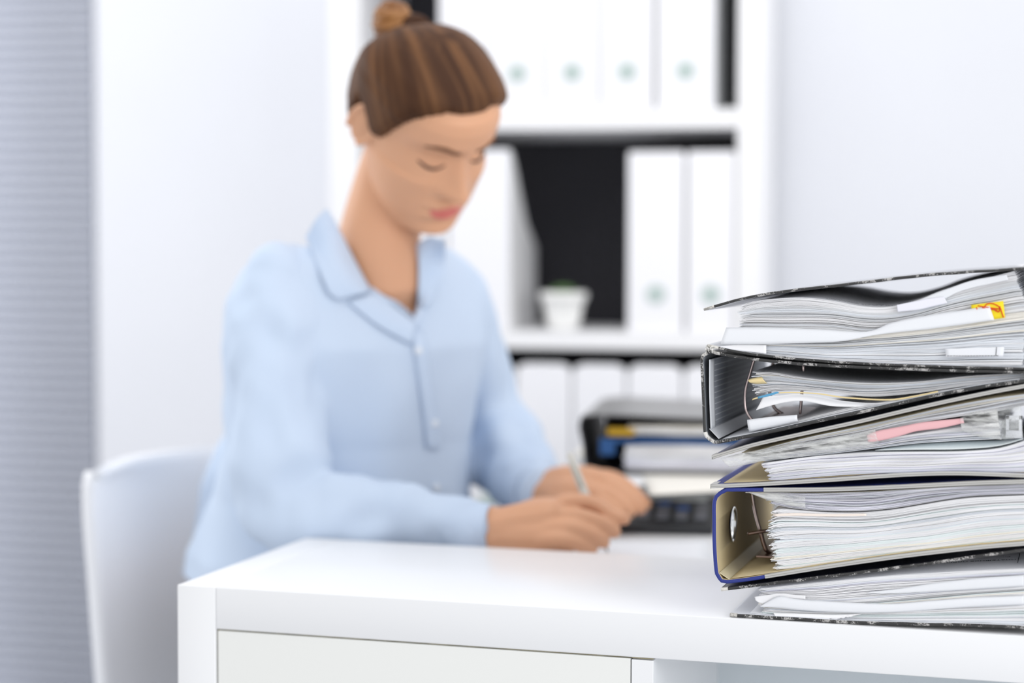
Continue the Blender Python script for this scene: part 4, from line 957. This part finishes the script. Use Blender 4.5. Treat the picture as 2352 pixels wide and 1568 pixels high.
# potted plant
pp = bk(1296,750,.06); pz = zs2t+.0005; P0 = BM @ V((pp.x,.05,pz)); pot = empty('potted_plant', P0); tag(pot, 'small green succulent in a white pot on the middle bookcase shelf', 'plant')
m = MB(); prof = [(.020,0),(.026,.001),(.030,.012),(.034,.035),(.038,.052),(.042,.054),(.043,.066),(.041,.068),(.038,.066),(.036,.058),(.0,.056)]; vs=[]; fs=[]; N_=32
for r_, z in prof:
    for k in range(N_): a = 2*math.pi*k/N_; vs.append(P0 + V((r_*math.cos(a), r_*math.sin(a), z)))
for i in range(len(prof)-1):
    for k in range(N_): fs.append((i*N_+k, i*N_+(k+1)%N_, (i+1)*N_+(k+1)%N_, (i+1)*N_+k))
fs.append(tuple(range(N_-1,-1,-1))); m.add(vs, fs); m.build('pot', mat('pot_ceramic',(246,246,244),rough=.35), pot, True)
m = MB()
for i in range(26):
    a = i*2.4; el = .25+1.25*(i/26); L = .024-.008*(i/26); d_ = V((math.cos(a)*math.cos(el), math.sin(a)*math.cos(el), math.sin(el)))
    c = P0 + V((0,0,.060)) + d_*L*.6; sd_ = d_.orthogonal().normalized(); m.ellipsoid(c, (sd_*.0055, d_.cross(sd_)*.004, d_*L*.6), 8, 6)
m.build('leaves', mat('succulent_green',(88,120,70),rough=.5), pot, True)

# walls
m = MB(); sL = bk(222,700,wall_d).x; sJ = bk(62,700,wall_d).x; sO = bk(-420,700,wall_d).x
bbox(m, sL, bk(2352,700,wall_d).x+1.2, wall_d, wall_d+.1, 0, 2.7); w = m.build('wall_back', wall_m); w['kind'] = 'structure'
m = MB(); bbox(m, sJ, sL-.001, wall_d+.06, wall_d+.16, 0, 2.7); w = m.build('backlight_blocker', mat('grey_blocker',(170,176,190),rough=.8)); w['kind'] = 'structure'  # unseen pillar added behind the blind so its slats are not backlit
m = MB(); bbox(m, sO-.6, bk(2352,700,wall_d).x+1.2, -3.2, wall_d+.1, -.05, 0); w = m.build('floor', floor_m); w['kind'] = 'structure'
# window with horizontal blinds at the far left
wf = empty('window_1', BM @ V(((sO+sJ)/2, wall_d+.1, .2))); wf['kind'] = 'structure'
m = MB()
for a,b,c,d_ in ((sO,sJ,.15,.21),(sO,sJ,2.3,2.36)): bbox(m, a,b,wall_d+.08,wall_d+.13,c,d_)
for a in (sO, (sO+sJ)/2-.02, sJ-.04): bbox(m, a,a+.04,wall_d+.08,wall_d+.13,.21,2.3)
o = m.build('window_frame', bk_white, wf)
m = MB(); bbox(m, sO+.04,sJ-.04,wall_d+.10,wall_d+.104,.21,2.3); gl = mat('window_glass',(235,240,250),rough=.02,trans=1.); o = m.build('window_pane', gl, wf)
bl_ = empty('window_blind', BM @ V(((sO+sL)/2, wall_d+.02, 2.5))); tag(bl_, 'grey horizontal venetian blind at the left edge of the room', 'window blind')
m = MB(); z = .12
while z < 2.48:
    rows = [[BM @ V((s, wall_d-.003+.012*dd, z+.0255*(dd-.0)+.003*math.sin(math.pi*dd))) for s in (sO, sL-.006)] for dd in (0,.25,.5,.75,1)]
    q = grid(rows, .0008); m.add(q.v, q.f); z += .0235
m.build('slats', mat('blind_slat',(232,235,243),rough=.6,transl=.5), bl_, True)
m = MB(); bbox(m, sO,sL-.006,wall_d-.012,wall_d+.04,2.49,2.53,bev=.003); m.build('headrail', bk_white, bl_)

# ================================================================== LIGHT
sc_ = bpy.context.scene
wd = bpy.data.worlds.new('daylight'); sc_.world = wd; wd.use_nodes = True
bg = wd.node_tree.nodes['Background']; bg.inputs[0].default_value = (.985,.988,1,1); bg.inputs[1].default_value = .97
def area(name, loc, target, sx_, sy_, power, col=(1,1,1)):
    l = bpy.data.lights.new(name, 'AREA'); l.shape = 'RECTANGLE'; l.size = sx_; l.size_y = sy_; l.energy = power; l.color = col
    o = bpy.data.objects.new(name, l); COL.objects.link(o); o.location = loc
    o.rotation_euler = (V(target)-V(loc)).to_track_quat('-Z','Y').to_euler(); return o
area('window_daylight', (-2.4,.9,1.9), (.3,.6,1.1), 1.8, 1.6, 28, (.985,.99,1))
area('ceiling_light', (.6,.7,2.65), (.6,.9,0), 2.2, 1.6, 6, (1,.99,.97))
area('bookcase_ceiling_light', (.2,.2,2.6), tuple(BM @ V((0,0,1.0))), 1.2, 1.2, 5, (1,1,1))
area('front_fill_light', (3.4,-1.5,1.6), (.9,.9,.9), 2.6, 1.8, 52, (.98,.99,1))  # added fill lamp at the right front, stands for no known window
# ================================================================== CAMERA
cam = bpy.data.cameras.new('camera'); co = bpy.data.objects.new('camera', cam); COL.objects.link(co)
co.matrix_world = Matrix(((RX.x,UP.x,-FW.x,CAM.x),(RX.y,UP.y,-FW.y,CAM.y),(RX.z,UP.z,-FW.z,CAM.z),(0,0,0,1)))
cam.sensor_width = 36; cam.lens = F/W_*36; cam.clip_start = .05
cam.dof.use_dof = True; cam.dof.focus_distance = (onY(1700,1200,.006)-CAM).dot(FW); cam.dof.aperture_fstop = 2.2
sc_.camera = co
sc_.view_settings.view_transform = 'Standard'; sc_.view_settings.look = 'None'; sc_.view_settings.gamma = 1; sc_.view_settings.use_curve_mapping = False
sc_.view_settings.exposure = -0.05
